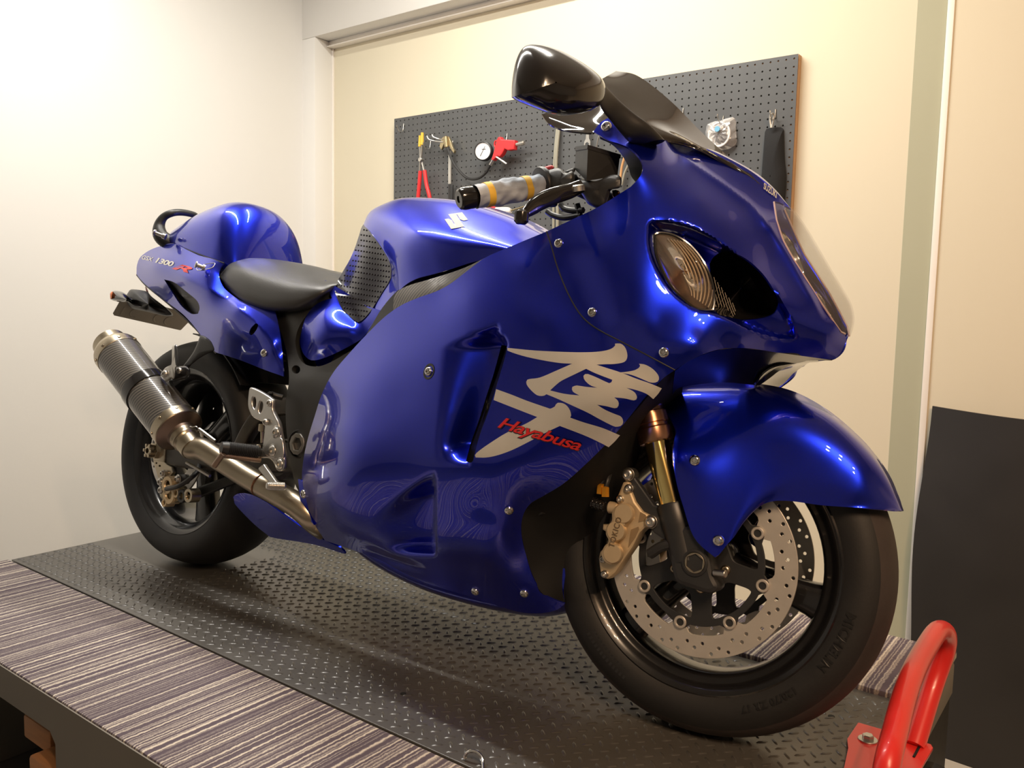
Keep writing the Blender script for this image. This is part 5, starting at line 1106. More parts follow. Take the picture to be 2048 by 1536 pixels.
# ---------------------------------------------------------------- tail fairing
t_o = outl([(273, 548), (274, 530), (281, 514), (300, 500), (325, 491), (347, 487)], [(347, 487), (372, 498), (398, 509), (425, 518), (449, 526)], [(449, 526), (441, 536), (438, 550), (442, 565), (452, 580), (480, 600), (520, 615), (550, 621)],
    [(550, 621), (556, 645), (562, 680), (566, 720), (567, 753)], [(567, 753), (530, 740), (490, 724), (455, 712), (432, 705)], [(432, 705), (422, 694), (405, 678), (390, 655), (365, 628), (335, 605), (310, 586), (292, 570), (280, 560), (273, 548)], step=5)
t_ctrl = [(273, 548, -.075), (281, 514, -.085), (300, 500, -.095), (325, 491, -.105), (347, 487, -.115), (398, 509, -.134), (449, 526, -.139), (441, 550, -.145), (452, 580, -.150), (480, 600, -.156), (520, 615, -.158), (550, 621, -.150), (566, 700, -.150), (567, 753, -.150), (490, 724, -.148), (432, 705, -.130), (405, 678, -.118), (365, 628, -.108), (335, 605, -.104), (300, 577, -.09),
          (310, 530, -.125), (350, 530, -.148), (400, 545, -.165), (370, 560, -.165), (420, 585, -.174), (470, 622, -.180), (520, 665, -.178), (545, 700, -.168), (450, 660, -.160), (500, 690, -.165), (400, 625, -.138), (360, 585, -.140), (320, 560, -.122), (430, 550, -.158)]
tail_fn0 = tps(t_ctrl, 8e-3); tridge = [(330, 532), (375, 557), (422, 582), (470, 612), (513, 648), (543, 683), (561, 733)]
def tail_fn(x, y):
    x = np.ravel(x).astype(float); y = np.ravel(y).astype(float); d = pdist(tridge, x, y, False)
    return tail_fn0(x, y) - .005 * np.exp(-d / 10.) * sst((x - 335) / 50)
Z1 = zc(200, 360, 500 / 2048)
vent = outl([Z1(525, 815), Z1(610, 840), Z1(720, 925), Z1(795, 990), Z1(816, 1050), Z1(802, 1095)], [Z1(802, 1095), Z1(745, 1095), Z1(665, 1030), Z1(590, 920), Z1(525, 815)], step=4)
oval = outl([Z1(1275, 1172), Z1(1296, 1185), Z1(1280, 1230), Z1(1245, 1270), Z1(1222, 1258), Z1(1235, 1215), Z1(1275, 1172)], step=3)
P_, F_ = trimesh(t_o, [vent, oval], 5.); mb = MB(); panel(mb, P_, F_, tail_fn(P_[:, 0], P_[:, 1]), .003, False); twin(mb, 'tail_fairing', M['blue']); tail = mb.build('tail_fairing', M['blue'], bike, label='blue tail fairing with white and red lettering', angle=60)
for nm, lp in (('tail_vent', vent), ('tail_slot', oval)):
    sl = np.array(lp); cen = sl.mean(0); ysl = tail_fn(sl[:, 0], sl[:, 1]); mb = MB(); rr = [[b(*(q + (cen - q) * t), float(yy + dy)) for q, yy in zip(sl, ysl)] for t, dy in ((0, .0), (0, .012), (.5, .018), (.98, .018))]
    mb.add(*grid(rr, cv=True)); mb.build(nm, M['black_pl'], tail)
tp_ = [(273, 548), (274, 530), (281, 514), (300, 500), (325, 491), (347, 487), (372, 498)]; yt = tail_fn(*zip(*tp_)); rws = []
for (x, y), yy in zip(tp_, yt):
    q = np.array(b(x, y, float(yy))); rws.append([(q[0] - .02 * (1 - s * s), q[1] * s, q[2] + .012 * (1 - s * s)) for s in np.linspace(1, -1, 11)])
mb = MB(); shell(mb, skin(rws, 4, 21), .003, False); mb.build('tail_top', M['blue'], tail, angle=60)
mb = MB(); shell(mb, skin([[(q[0] + .0, q[1] * s, q[2]) for s in np.linspace(1, -1, 5)] for q in [np.array(b(x, y, float(tail_fn([x], [y])[0]))) for x, y in ((273, 548), (292, 570), (335, 605), (390, 655), (432, 705))]], 3, 9), .004, False); mb.build('tail_underside', M['black_pl'], tail, angle=60)
mb = MB(); text_px(mb, 'GSX', (283, 518), (306, 523), 11.5, tail_fn, .0016, .3, .95, 0, .02); mb.build('tail_lettering', M['silver'], tail, angle=0); mb = MB(); text_px(mb, '1300', (310, 524.5), (346, 533.5), 14.5, tail_fn, .0016, .3, .9, 0, .03); mb.build('tail_lettering', M['silver'], tail, label='white GSX 1300 lettering', angle=0)
mb = MB(); text_px(mb, 'R', (344, 537), (379, 546), 18, tail_fn, .0018, .35, 1., .3, .03); mb.build('tail_lettering', red_d, tail, label='red letter R', angle=0)
q = np.array(b(529, 706, float(tail_fn([529], [706])[0]))); mb = MB(); bolt(mb, frame(q, (.1, -1, .1)), .010, .006); mb.build('fairing_screw', M['chrome'], tail)
# grab rail and cargo bobbins
mb = MB(); gp = [b(345, 486, -.085), b(330, 480, -.10), b(320, 468, -.11), b(319, 450, -.11), b(328, 434, -.105), b(345, 426, -.09), b(365, 425, -.06), b(388, 430, -.02), b(400, 438, .02)]
gp += [(gp[7][0], .04, gp[7][2] + .012), (gp[5][0], .09, gp[5][2]), (gp[3][0], .11, gp[3][2]), (gp[1][0], .10, gp[1][2]), (gp[0][0], .085, gp[0][2])]
mb.add(*stube(gp, [.020, .022, .020, .015, .011, .010, .0095, .009, .009, .009, .010, .015, .022, .02], 14, 5)); gr = mb.build('grab_rail', M['frame_black'], bike, label='black passenger grab rail')
for (u, v), (u2, v2), Y, par in (((332, 474), (309, 465), -.13, gr), ((410, 536), (392, 529), -.165, tail)):
    p0 = np.array(b(u, v, Y)); p1 = np.array(b(u2, v2, Y - .02)); mb = MB(); mb.add(*cyl(p0, p1, .005, 14)); d = (p1 - p0); mb.add(*cyl(p1 - d * .12, p1 + d * .08, .009, 18, .002)); mb.add(*cyl(p0, p0 + d * .3, .008, 18, .001)); mb.build('cargo_hook', M['zinc'], par)
mb = MB(); rg = [b(*Z1(*q), float(tail_fn([Z1(*q)[0]], [Z1(*q)[1]])[0]) - .0006) for q in ((795, 720), (860, 690), (930, 680), (940, 690), (915, 720), (850, 735), (805, 740))]; mb.add(*tube([tuple(v) for v in cr(rg, 4, True)], .0008, 6, True)); mb.build('reflex_outline', M['silver'], tail)
# ---------------------------------------------------------------- windscreen
smoke = mat('smoked_acrylic', (.030, .026, .022), .04, coat=.5, Alpha=.93)
W0 = [b(1232, 142, 0), b(1276, 152, 0), b(1340, 201, 0), b(1400, 261, 0), b(1460, 316, 0), b(1520, 366, 0), b(1556, 399, 0)]
W1 = [b(1200, 160, -.075), b(1240, 180, -.075), b(1300, 222, -.072), b(1365, 270, -.065), b(1430, 315, -.05), b(1490, 350, -.035), b(1545, 392, -.012)]
W2 = [b(1140, 195, -.145), b(1190, 210, -.142), b(1250, 232, -.132), b(1310, 256, -.115), b(1370, 280, -.085), b(1440, 315, -.055), b(1535, 382, -.018)]
W3 = [b(1095, 224, -.190), b(1140, 240, -.190), b(1185, 246, -.186), b(1230, 250, -.175), b(1290, 268, -.145), b(1380, 292, -.08), b(1520, 372, -.025)]
W4 = [b(1083, 228, -.200), b(1096, 246, -.204), b(1120, 258, -.205), b(1150, 263, -.205), b(1186, 265, -.203), b(1200, 252, -.195), b(1218, 240, -.180), b(1262, 270, -.160), b(1330, 283, -.115), b(1400, 298, -.065), b(1500, 350, -.03)]
mb = MB(); shell(mb, skin([W0, W1, W2, W3, W4], 8, 50), .0035, True); ws = mb.build('windscreen', smoke, bike, label='smoked dark windscreen', angle=60)
# dash panel
patch('instrument_cowl', outl([(1200, 268), (1262, 285), (1290, 310), (1288, 345), (1272, 365)], [(1272, 365), (1262, 352), (1255, 330), (1240, 305), (1222, 288), (1200, 278)], [(1200, 278), (1200, 268)], step=6), [(1200, 268, -.17), (1262, 285, -.17), (1290, 330, -.16), (1272, 365, -.15), (1240, 305, -.13)], M['frame_black'], nose)
# ---------------------------------------------------------------- mirrors
mo = outl([(1023, 195), (1024, 165), (1031, 125), (1042, 100), (1058, 89), (1085, 90), (1120, 101), (1160, 122), (1190, 143), (1206, 160), (1211, 178), (1207, 200), (1192, 216), (1165, 226), (1130, 231), (1100, 228), (1065, 215), (1038, 204), (1023, 195)], step=4)
yl_ = np.array(mo); cen = np.array([1112., 165.]); 
def ymir(x): return -.43 + (x - 1022) / 190 * .125
for side in (-1, 1):
    rr = []
    for t, dy in ((.02, -.050), (.25, -.0485), (.45, -.044), (.62, -.037), (.78, -.028), (.90, -.018), (.97, -.009), (1, .0), (.995, .012), (.97, .022), (.9, .026), (.85, .024)):
        rr.append([b(*(cen + (q - cen) * t), float(ymir(q[0] * t + cen[0] * (1 - t)) + dy)) for q in yl_])
    V, F = grid(rr, cv=True); V = V if side < 0 else mirror_y(V); F = [q[::-1] for q in F] if side < 0 else F
    mb = MB(); mb.add(V, F); mr_ = mb.build('mirror', M['gloss_black'], bike, label='gloss black mirror on the near side' if side < 0 else 'gloss black mirror on the far side', angle=60)
    mb = MB(); L = rr[-1]; k = len(L); c0 = np.mean(L, 0); V = [tuple(v) for v in L] + [tuple(c0)]; V = V if side < 0 else mirror_y(V); mb.add(V, [(i, (i + 1) % k, k) for i in range(k)]); mb.build('mirror_glass', M['chrome'], mr_)
    Lp = [(1196, 200), (1205, 222), (1220, 240), (1238, 262), (1258, 284), (1278, 294)]; Rp = [(1208, 168), (1222, 184), (1240, 202), (1268, 226), (1300, 250), (1330, 281)]; Ym = [-.30, -.275, -.25, -.225, -.20, -.165]
    rr = []
    for (l, r, y, w_) in zip(Lp, Rp, Ym, (.010, .011, .012, .014, .017, .02)):
        a = np.array(b(*l, y - .004)); c = np.array(b(*r, y + .004)); m_ = (a + c) / 2; h = (a - c) / 2; dv = np.array([-.45, .88, .1]); rr.append([m_ + h * cos(q) + dv * w_ * sin(q) for q in np.linspace(0, 2 * pi, 25)[:-1]])
    rr = [[R[j] for j in range(24)] for R in [[c[i] for c in [cr([r[j] for r in rr], 5) for j in range(24)]] for i in range(26)]]
    V, F = grid(rr, cv=True); V = V if side < 0 else mirror_y(V); F = F if side < 0 else [q[::-1] for q in F]; mb = MB(); mb.add(V, F); mb.build('mirror_stem', M['black_pl'], mr_)
# ---------------------------------------------------------------- handlebar, near side
hb0 = np.array(b(917, 399, -.365)); hb1 = np.array(b(1150, 360, -.175)); hd = hb1 - hb0; HL = np.linalg.norm(hd)
mb = MB(); mb.add(*cyl(hb0 + hd * .05, hb1, .0115, 20)); bar = mb.build('handlebar', M['black_pl'], bike, label='black clip-on handlebar, near side')
fr = frame(hb0, hd); mb = MB(); mb.add(*lathe([(1e-5, .002), (.006, .002), (.006, 0), (.014, 0), (.0175, .003), (.019, .009), (.019, .026), (.016, .030), (.0155, .036)], fr, 32)); mb.build('bar_end', M['gloss_black'], bar)
cloth = mat('blue_grey_paper_wrap', (.44, .49, .56), .85, noise=.12, nscale=25, bump=.5, bscale=70)
rr = []; Lc = .158
for i in range(40):
    s = .030 + (Lc - .030) * i / 39; ring = []
    for j in range(48):
        a = 2 * pi * j / 48; r = .0205 + .0012 * sin(a * 2 + s * 55) + .0011 * sin(a * 3 - s * 140 + 1.3) * (1 if .05 < s < .13 else .3) + .0008 * sin(5 * a + s * 260) + (.0012 if j % 48 > 40 else 0)
        if abs(s - .055) < .007 or abs(s - .128) < .007: r = .0200
        ring.append((r * cos(a), r * sin(a), s))
    rr.append(ring)
V, F = grid(rr, cv=True); mb = MB(); mb.add(T(fr, V), F); wrap = mb.build('paper_grip_wrap', cloth, bar, label='blue-grey paper wrapped around the grip')
for s in (.055, .128):
    mb = MB(); mb.add(*lathe([(.0196, s - .0062), (.0209, s - .006), (.0212, s), (.0209, s + .006), (.0196, s + .0062)], fr, 36)); mb.build('masking_tape', M['yellow'], wrap)
mb = MB(); mb.add(*lathe([(.016, .156), (.0315, .158), (.033, .162), (.032, .166), (.026, .168), (.028, .172), (.031, .175), (.0305, .181), (.022, .184)], fr, 36)); mb.build('throttle_flange', M['black_pl'], bar)
Zh = zc(1040, 240, 260 / 2048)
def blob(name, L, Y, dY, m, par, lab=None, tip=.72):
    """rounded solid from a px outline: thickness 2*dY around depth Y"""
    o = outl(L + [L[0]], step=4); a = np.array(o); c = a.mean(0); rr = []
    for t, k in ((.02, -1), (tip, -1), (.93, -.8), (1, -.35), (1, .35), (.93, .8), (tip, 1), (.02, 1)): rr.append([b(*(c + (q - c) * t), (Y(q[0]) if callable(Y) else Y) + k * dY) for q in a])
    mb = MB(); V, F = grid(rr, cv=True); mb.add(V, [q[::-1] for q in F]); return mb.build(name, m, par, label=lab, angle=60)
blob('switch_housing', [Zh(380, 810), Zh(470, 775), Zh(590, 752), Zh(660, 780), Zh(740, 835), Zh(820, 800), Zh(860, 870), Zh(850, 1000), Zh(800, 1080), Zh(700, 1150), Zh(590, 1160), Zh(500, 1100), Zh(420, 960)], -.222, .026, M['frame_black'], bar)
blob('kill_switch', [Zh(370, 745), Zh(450, 718), Zh(510, 712), Zh(540, 745), Zh(530, 775), Zh(450, 785), Zh(375, 785)], -.225, .012, M['red_pl'], bar, 'red engine stop switch')
blob('clamp_block', [Zh(700, 810), Zh(790, 770), Zh(862, 752), Zh(870, 800), Zh(820, 850), Zh(740, 850)], -.205, .012, M['frame_black'], bar)
lever = [b(1163, 372, -.235), b(1140, 382, -.255), b(1110, 391, -.285), b(1080, 404, -.312), b(1058, 420, -.334), b(1043, 434, -.350)]
Q = cr(lever, 6); rr = []
for i, p in enumerate(Q):
    t = i / (len(Q) - 1); hgt = .011 + .003 * sin(pi * t) - .005 * max(0, t - .7) / .3; wd_ = .0065; tg = (Q[min(i + 1, len(Q) - 1)] - Q[max(i - 1, 0)]); tg /= np.linalg.norm(tg); upv = np.array([0, 0, 1.]); upv -= tg * upv.dot(tg); upv /= np.linalg.norm(upv); sd_ = np.cross(tg, upv)
    rr.append([p + upv * hgt * sin(a) + sd_ * wd_ * cos(a) for a in np.linspace(0, 2 * pi, 17)[:-1]])
mb = MB(); V, F = grid(rr, cv=True); mb.add(V, F + [tuple(range(16))]); c = np.array(lever[-1]); lv = mb
fr2 = frame(c - np.array([0, 0, .011]), (0, 0, 1)); mb.add(*lathe([(1e-5, -.001), (.008, 0), (.0118, .004), (.0122, .011), (.0115, .018), (.007, .0225), (1e-5, .023)], fr2, 24)); mb.build('brake_lever', M['gloss_black'], bar, label='black front brake lever with ball end')
q = np.array(b(1155, 376, -.245)); mb = MB(); mb.add(*lathe([(.0125, -.006), (.0125, .003), (.010, .005), (1e-5, .0045)], frame(q, (-.1, -.3, 1)), 24)); mb.build('lever_pivot_bolt', M['zinc'], bar)
# reservoir
tp4 = [b(1152, 296, -.205), b(1176, 292, -.235), b(1240, 311, -.165), b(1222, 312, -.13)]; bt4 = [b(1149, 338, -.205), b(1173, 362, -.235), b(1235, 352, -.165), b(1218, 345, -.13)]
def prism8(mb, top, bot, bev=0):
    V = list(bot) + list(top); mb.add(V, [(3, 2, 1, 0), (4, 5, 6, 7), (0, 1, 5, 4), (1, 2, 6, 5), (2, 3, 7, 6), (3, 0, 4, 7)], smooth=False)
mb = MB(); prism8(mb, tp4, bt4); res = mb.build('fluid_reservoir', M['frame_black'], bar, label='black square brake fluid reservoir', angle=20)
mb = MB(); tc_ = np.mean(tp4, 0); prism8(mb, [tuple(tc_ + (np.array(q) - tc_) * 1.04 + [0, 0, .002]) for q in tp4], [tuple(tc_ + (np.array(q) - tc_) * 1.04 - [0, 0, .005]) for q in tp4]); mb.build('reservoir_cap', M['black_pl'], res, angle=20)
blob('master_cylinder', [Zh(830, 1000), Zh(1000, 930), Zh(1200, 960), Zh(1450, 860), Zh(1590, 900), Zh(1580, 1060), Zh(1440, 1100), Zh(1400, 1200), Zh(1300, 1400), Zh(1080, 1330), Zh(980, 1180), Zh(860, 1090)], -.20, .022, M['black_pl'], bar)
blob('brake_fitting', [Zh(1450, 1110), Zh(1530, 1100), Zh(1575, 1140), Zh(1560, 1210), Zh(1470, 1220)], -.185, .008, M['bronze'], bar)
for P in ([Zh(640, 1330), Zh(700, 1400), Zh(850, 1430), Zh(1000, 1420)], [Zh(430, 1440), Zh(520, 1500), Zh(700, 1540), Zh(960, 1500)], [Zh(900, 1330), Zh(930, 1450), Zh(960, 1560)]):
    mb = MB(); mb.add(*stube([b(*q, -.15) for q in P], .0055, 10)); mb.build('control_cable', M['black_pl'], bar)
mb = MB(); mb.add(*cyl(b(1104, 400, -.2), b(1104, 412, -.2), .010, 16, .002)); mb.add(*cyl(hb1 - np.array([.02, .0, .0]), hb1 + np.array([.05, .12, -.03]), .016, 16)); mb.build('steering_clamp', M['frame_black'], bar)
# far handlebar
g0 = hb0 * [1, -1, 1] + np.array([-.04, 0, 0]); g1 = hb1 * [1, -1, 1]
mb = MB(); mb.add(*cyl(g0, g1, .0115, 16)); bar2 = mb.build('handlebar', M['black_pl'], bike, label='black clip-on handlebar, far side')
mb = MB(); mb.add(*cyl(g0 + (g1 - g0) * .05, g0 + (g1 - g0) * .62, .017, 20, .003)); mb.build('grip', M['black_pl'], bar2)
# triple clamp and steering head (between the forks)
def fkp(z, y): return FT([(fax(z), y, z)])[0]
mb = MB()
for z in (.36, .545):
    V, F = plate_me([[tuple(q[:2]) for q in cr([(-.04, -.13), (.03, -.13), (.035, -.08), (.02, 0), (.035, .08), (.03, .13), (-.04, .13), (-.05, .06), (-.07, 0), (-.05, -.06)], 4, True)]], .03, .004)
    mb.add(FT([(fax(z) + x, y, z + h) for x, y, h in V]), F)
mb.add(FT([tuple(v) for v in cyl((fax(.34) - .03, 0, .34), (fax(.56) - .03, 0, .56), .03, 20)[0]]), cyl((0, 0, 0), (0, 0, 1), .03, 20)[1]); mb.build('triple_clamp', M['frame_black'], bike)

# ---------------------------------------------------------------- exhaust
mr = np.array(b(229, 699, -.245)); mf = np.array(b(362, 866, -.232)); md = mf - mr; ML = np.linalg.norm(md); RM = .0575
fr = frame(mr, md)
mb = MB(); mb.add(*lathe([(RM - .0, .03), (RM, .031), (RM, ML - .036), (RM - .001, ML - .035)], fr, 64)); muf = mb.build('muffler', M['carbon'], bike, label='carbon fibre muffler can')
mb = MB(); mb.add(*lathe([(.036, -.03), (.040, -.034), (.043, -.030), (.043, -.008), (.050, -.003), (.056, .006), (.0588, .014), (.0588, .036), (.0578, .037)], fr, 48)); mb.add(*lathe([(.036, -.03), (.034, .01), (.030, .12), (1e-4, .12)], fr, 40)); mb.build('muffler_end_cap', M['titan'], muf, label='bare metal rear end cap')
mb = MB(); mb.add(*lathe([(.0578, ML - .036), (.0592, ML - .035), (.0592, ML - .010), (.0575, ML - .008)], fr, 56)); mb.build('muffler_front_ring', M['titan'], muf)
mb = MB(); mb.add(*lathe([(.0575, ML - .009), (.054, ML - .006), (.046, ML - .002), (.036, ML + .004), (.0335, ML + .012)], fr, 48)); mb.build('muffler_front_cone', mat('heat_tinted_steel', (.26, .19, .15), .38, 1., noise=.15, nscale=20), muf)
for hgt in (.026, ML - .028):
    for k in range(8):
        a = 2 * pi * k / 8 + .3; p = T(fr, [(.0592 * cos(a), .0592 * sin(a), hgt)])[0]; n = fr[0] @ np.array([cos(a), sin(a), 0]); mb = MB(); mb.add(*lathe([(.004, 0), (.0035, .0018), (1e-5, .0024)], frame(p, n), 10)); mb.build('rivet', M['titan'], muf)
mb = MB(); cb = ML * .52; mb.add(*lathe([(.0578, cb - .015), (.0605, cb - .0145), (.061, cb), (.0605, cb + .0145), (.0578, cb + .015)], fr, 56)); mb.build('muffler_band', M['gloss_black'], muf, label='black clamp band')
mb = MB(); mb.add(*lathe([(.0325, ML + .004), (.034, ML + .008), (.034, ML + .016), (.0315, ML + .020), (.0315, ML + .026), (.0335, ML + .030), (.0305, ML + .034), (.0298, ML + .036), (.0298, ML + .062), (.0275, ML + .0625)], fr, 40)); mb.build('pipe_sleeve', M['titan'], muf)
s0 = mf + md / ML * .06
pp_ = [mf + md / ML * .03, mf + md / ML * .058, b(408, 899, -.222), b(445, 922, -.212), b(500, 957, -.198), b(550, 985, -.188), b(596, 1012, -.178), b(630, 1042, -.155), b(655, 1062, -.11)]
mb = MB(); mb.add(*stube(pp_, [.027, .0275, .0265, .0262, .0262, .027, .0275, .028, .026], 28, 8)); pipe = mb.build('exhaust_pipe', M['titan'], bike, label='bronze-toned bare metal exhaust pipe')
q0 = np.array(b(522, 970, -.195)); q1 = np.array(b(550, 985, -.188)); mb = MB(); mb.add(*lathe([(.0262, -.002), (.0282, -.001), (.0282, .001), (.0262, .002)], frame(b(521, 969, -.1945), q1 - q0), 32)); mb.build('weld_bead', M['bronze'], pipe)
mb = MB(); mb.add(*stube([b(398, 858, -.262), b(430, 882, -.245)], .0042, 10)); mb.add(*stube([b(398, 858, -.262), b(392, 853, -.268), b(385, 854, -.262), b(380, 853, -.262)], .0012, 6)); mb.build('exhaust_spring', M['zinc'], pipe)
mb = MB(); mb.add(*stube([b(373, 925, -.215), b(420, 952, -.20)], .004, 10)); mb.build('exhaust_spring', M['zinc'], pipe)
# muffler bracket and pillion peg
ZE = zc(230, 660, 300 / 2048)
blob('muffler_bracket', [ZE(1165, 75), ZE(1215, 80), ZE(1300, 140), ZE(1340, 210), ZE(1355, 280), ZE(1270, 320), ZE(1150, 390), ZE(1060, 460), ZE(1000, 520), ZE(930, 500), ZE(985, 420), ZE(1080, 280)], -.185, .010, M['frame_black'], bike, 'black muffler hanger bracket')
blob('peg_mount', [ZE(800, 510), ZE(900, 490), ZE(990, 500), ZE(1030, 560), ZE(1000, 650), ZE(900, 690), ZE(780, 700), ZE(740, 690), ZE(790, 600)], -.215, .014, M['gloss_black'], bike)
peg = blob('pillion_footpeg', [ZE(800, 195), ZE(830, 198), ZE(845, 220), ZE(868, 470), ZE(860, 500), ZE(830, 520), ZE(820, 640), ZE(790, 680), ZE(760, 660), ZE(700, 705), ZE(620, 625), ZE(650, 560), ZE(700, 505), ZE(760, 490), ZE(778, 400), ZE(778, 250)], -.245, .009, M['alu'], bike, 'polished folded passenger footpeg', .8)
blob('peg_rubber', [ZE(808, 220), ZE(835, 215), ZE(868, 470), ZE(850, 500), ZE(825, 460)], -.256, .004, M['black_pl'], peg)
q = np.array(b(*ZE(685, 600), -.256)); mb = MB(); bolt(mb, frame(q, (.1, -1, .1)), .009, .006); mb.build('peg_bolt', M['zinc'], peg)
q = np.array(b(*ZE(878, 557), -.230)); mb = MB(); bolt(mb, frame(q, (.1, -1, .1)), .008, .005); mb.build('peg_bolt', M['zinc'], peg)
# ---------------------------------------------------------------- rider footpeg bracket
ZF = zc(440, 740, 280 / 1344)
def poly3(L, Y): return [b(*q, Y) for q in L]
def plate_px(mb, loops, Y, th, bev=.0015, smooth=0):
    """flat plate in the plane y=Y traced from px outlines (bike x,z)"""
    L = []
    for i, lp in enumerate(loops):
        q = [b(*p, Y)[::2] for p in lp]
        if smooth: q = [tuple(v[:2]) for v in cr(q, smooth, True)]
        L.append(q if i == 0 else q[::-1])
    V, F = plate_me(L, th, bev); mb.add([(x, Y + z, yy) for x, yy, z in V], F)
br = [ZF(*q) for q in ((300, 180), (325, 170), (420, 215), (510, 275), (523, 310), (522, 380), (545, 440), (575, 500), (590, 560), (600, 640), (625, 780), (635, 900), (620, 950), (590, 968), (555, 945), (530, 890), (490, 850), (430, 845), (400, 845), (365, 830), (355, 795), (370, 775), (410, 768), (425, 740), (440, 620), (445, 520), (415, 495), (340, 460), (300, 400), (285, 330), (290, 240))]
w1 = [ZF(*q) for q in ((335, 265), (358, 275), (362, 330), (350, 375), (330, 350), (325, 300))]; w2 = [ZF(*q) for q in ((405, 305), (428, 320), (425, 370), (408, 412), (388, 405), (388, 360))]
mb = MB(); plate_px(mb, [br, w1, w2], -.212, .012, .003, 3); bk = mb.build('footpeg_bracket', M['alu'], bike, label='silver rider footpeg bracket with five bolts', angle=50)
mb = MB(); plate_px(mb, [[ZF(*q) for q in ((430, 745), (500, 640), (520, 620), (600, 660), (620, 800), (600, 850), (530, 860), (440, 810))]], -.219, .006, .002, 3); mb.build('bracket_boss', M['alu'], bk, angle=50)
for u, v, r in ((485, 318, .0085), (448, 500, .0075), (545, 598, .011), (515, 775, .012), (583, 905, .0115)):
    q = np.array(b(*ZF(u, v), -.2195)); mb = MB(); 
    if r > .010: mb.add(*lathe([(r * 1.35, 0), (r * 1.35, .002), (r * 1.1, .0035)], yfr(q[0], q[2], q[1]), 24))
    bolt(mb, yfr(q[0], q[2], q[1] - .002), r, .006); mb.build('bracket_bolt', M['zinc'], bk)
# rider footpeg
p0 = np.array(b(*ZF(395, 790), -.215)); p1 = np.array(b(*ZF(10, 745), -.300)); L = np.linalg.norm(p1 - p0); fr = frame(p0, p1 - p0)
prof = [(.008, 0)] + [v for k in range(17) for v in ((.0128, .008 + k * (L - .02) / 17), (.0150, .008 + (k + .5) * (L - .02) / 17))] + [(.0145, L - .01), (.013, L), (1e-5, L + .002)]
mb = MB(); mb.add(*lathe(prof, fr, 20)); fpg = mb.build('footpeg', M['black_pl'], bk, label='ribbed black rubber footpeg', angle=20)
mb = MB(); e = p1 + np.array([0, 0, -.012]); mb.add(*stube([e + np.array([.01, 0, 0]), e + np.array([-.004, -.002, -.018]), e + np.array([-.012, -.004, -.03])], .0065, 12)); mb.add(*stube([p0 + [0, 0, -.018], p1 + [0, 0, -.016]], .006, 8)); mb.build('peg_feeler', mat('worn_brown_metal', (.30, .22, .17), .45, .7, noise=.2), fpg)
# brake pedal
mb = MB(); a = [ZF(395, 930), ZF(430, 905), ZF(450, 930), ZF(560, 1085), ZF(570, 1100), ZF(520, 1110), ZF(400, 975), ZF(385, 950)]; plate_px(mb, [a], -.235, .010, .002, 2); bp_ = mb.build('brake_pedal', M['alu'], bk, label='silver rear brake pedal', angle=50)
mb = MB(); mb.add(*cyl(b(*ZF(445, 1112), -.262), b(*ZF(628, 1118), -.225), .008, 16, .002))
for k in range(14):
    t = .12 + .8 * k / 13; q = np.array(b(*ZF(445, 1112), -.262)) * (1 - t) + np.array(b(*ZF(628, 1118), -.225)) * t; d = np.array(b(*ZF(628, 1118), -.225)) - np.array(b(*ZF(445, 1112), -.262)); mb.add(*lathe([(.008, -.0012), (.0092, 0), (.008, .0012)], frame(q, d), 14))
mb.build('pedal_tip', M['alu'], bp_)
# master cylinder rod beside bracket
mb = MB(); mb.add(*cyl(b(*ZF(410, 520), -.20), b(*ZF(405, 590), -.20), .009, 14, .001)); mb.add(*cyl(b(*ZF(405, 590), -.20), b(*ZF(405, 700), -.20), .004, 10)); mb.add(*cyl(b(*ZF(380, 715), -.20), b(*ZF(375, 770), -.20), .008, 12, .001)); mb.build('rear_master_cylinder', M['titan'], bk)
mb = MB(); mb.add(*stube([b(*ZF(490, 230), -.17), b(*ZF(540, 250), -.16), b(*ZF(600, 265), -.15)], .007, 10)); mb.add(*cyl(b(*ZF(485, 240), -.18), b(*ZF(480, 215), -.18), .007, 10, .001)); mb.build('brake_hose', M['black_pl'], bk)
# ---------------------------------------------------------------- swingarm, rear brake
swa = mat('dark_anodised_swingarm', (.075, .068, .058), .42, .4, noise=.15)
def beam(name, P, hw, hh, m, parent=None, side=0, label=None, mirror=True):
    P = [np.array(p) for p in cr(P, 6)]; rr = []
    n = len(P)
    for i, p in enumerate(P):
        t = P[min(i + 1, n - 1)] - P[max(0, i - 1)]; t /= np.linalg.norm(t); u = np.array([0, 0, 1.]); u -= t * u.dot(t); u /= np.linalg.norm(u); w = np.cross(t, u); f_ = i / (n - 1)
        h_ = hh[0] + (hh[1] - hh[0]) * f_; w_ = hw[0] + (hw[1] - hw[0]) * f_; ring = []
        for q in np.linspace(0, 2 * pi, 25)[:-1]:
            c, s = cos(q), sin(q); ring.append(p + u * h_ * np.sign(s) * abs(s) ** .45 + w * w_ * np.sign(c) * abs(c) ** .45)
        rr.append(ring)
    V, F = grid(rr, cv=True); F += [tuple(range(23, -1, -1)), tuple((n - 1) * 24 + j for j in range(24))]; mb = MB(); mb.add(V, F)
    if mirror: twin(mb, name, m, parent, 45)
    return mb.build(name, m, parent or bike, label=label, angle=45)
sw = beam('swingarm', [(-.03, -.135, .310), (.10, -.132, .313), (.25, -.125, .325), (.42, -.105, .345), (.58, -.09, .36)], (.014, .02), (.034, .036), swa, label='dark swingarm')
beam('swingarm_brace', [(.30, -.12, .345), (.33, -.118, .40), (.37, -.115, .445), (.43, -.112, .468), (.50, -.108, .472), (.58, -.105, .455)], (.016, .016), (.016, .024), swa, sw)
mb = MB(); mb.add(*cyl((.42, -.10, .34), (.42, .10, .34), .05, 20, .01)); mb.build('swingarm_crossbeam', swa, sw)
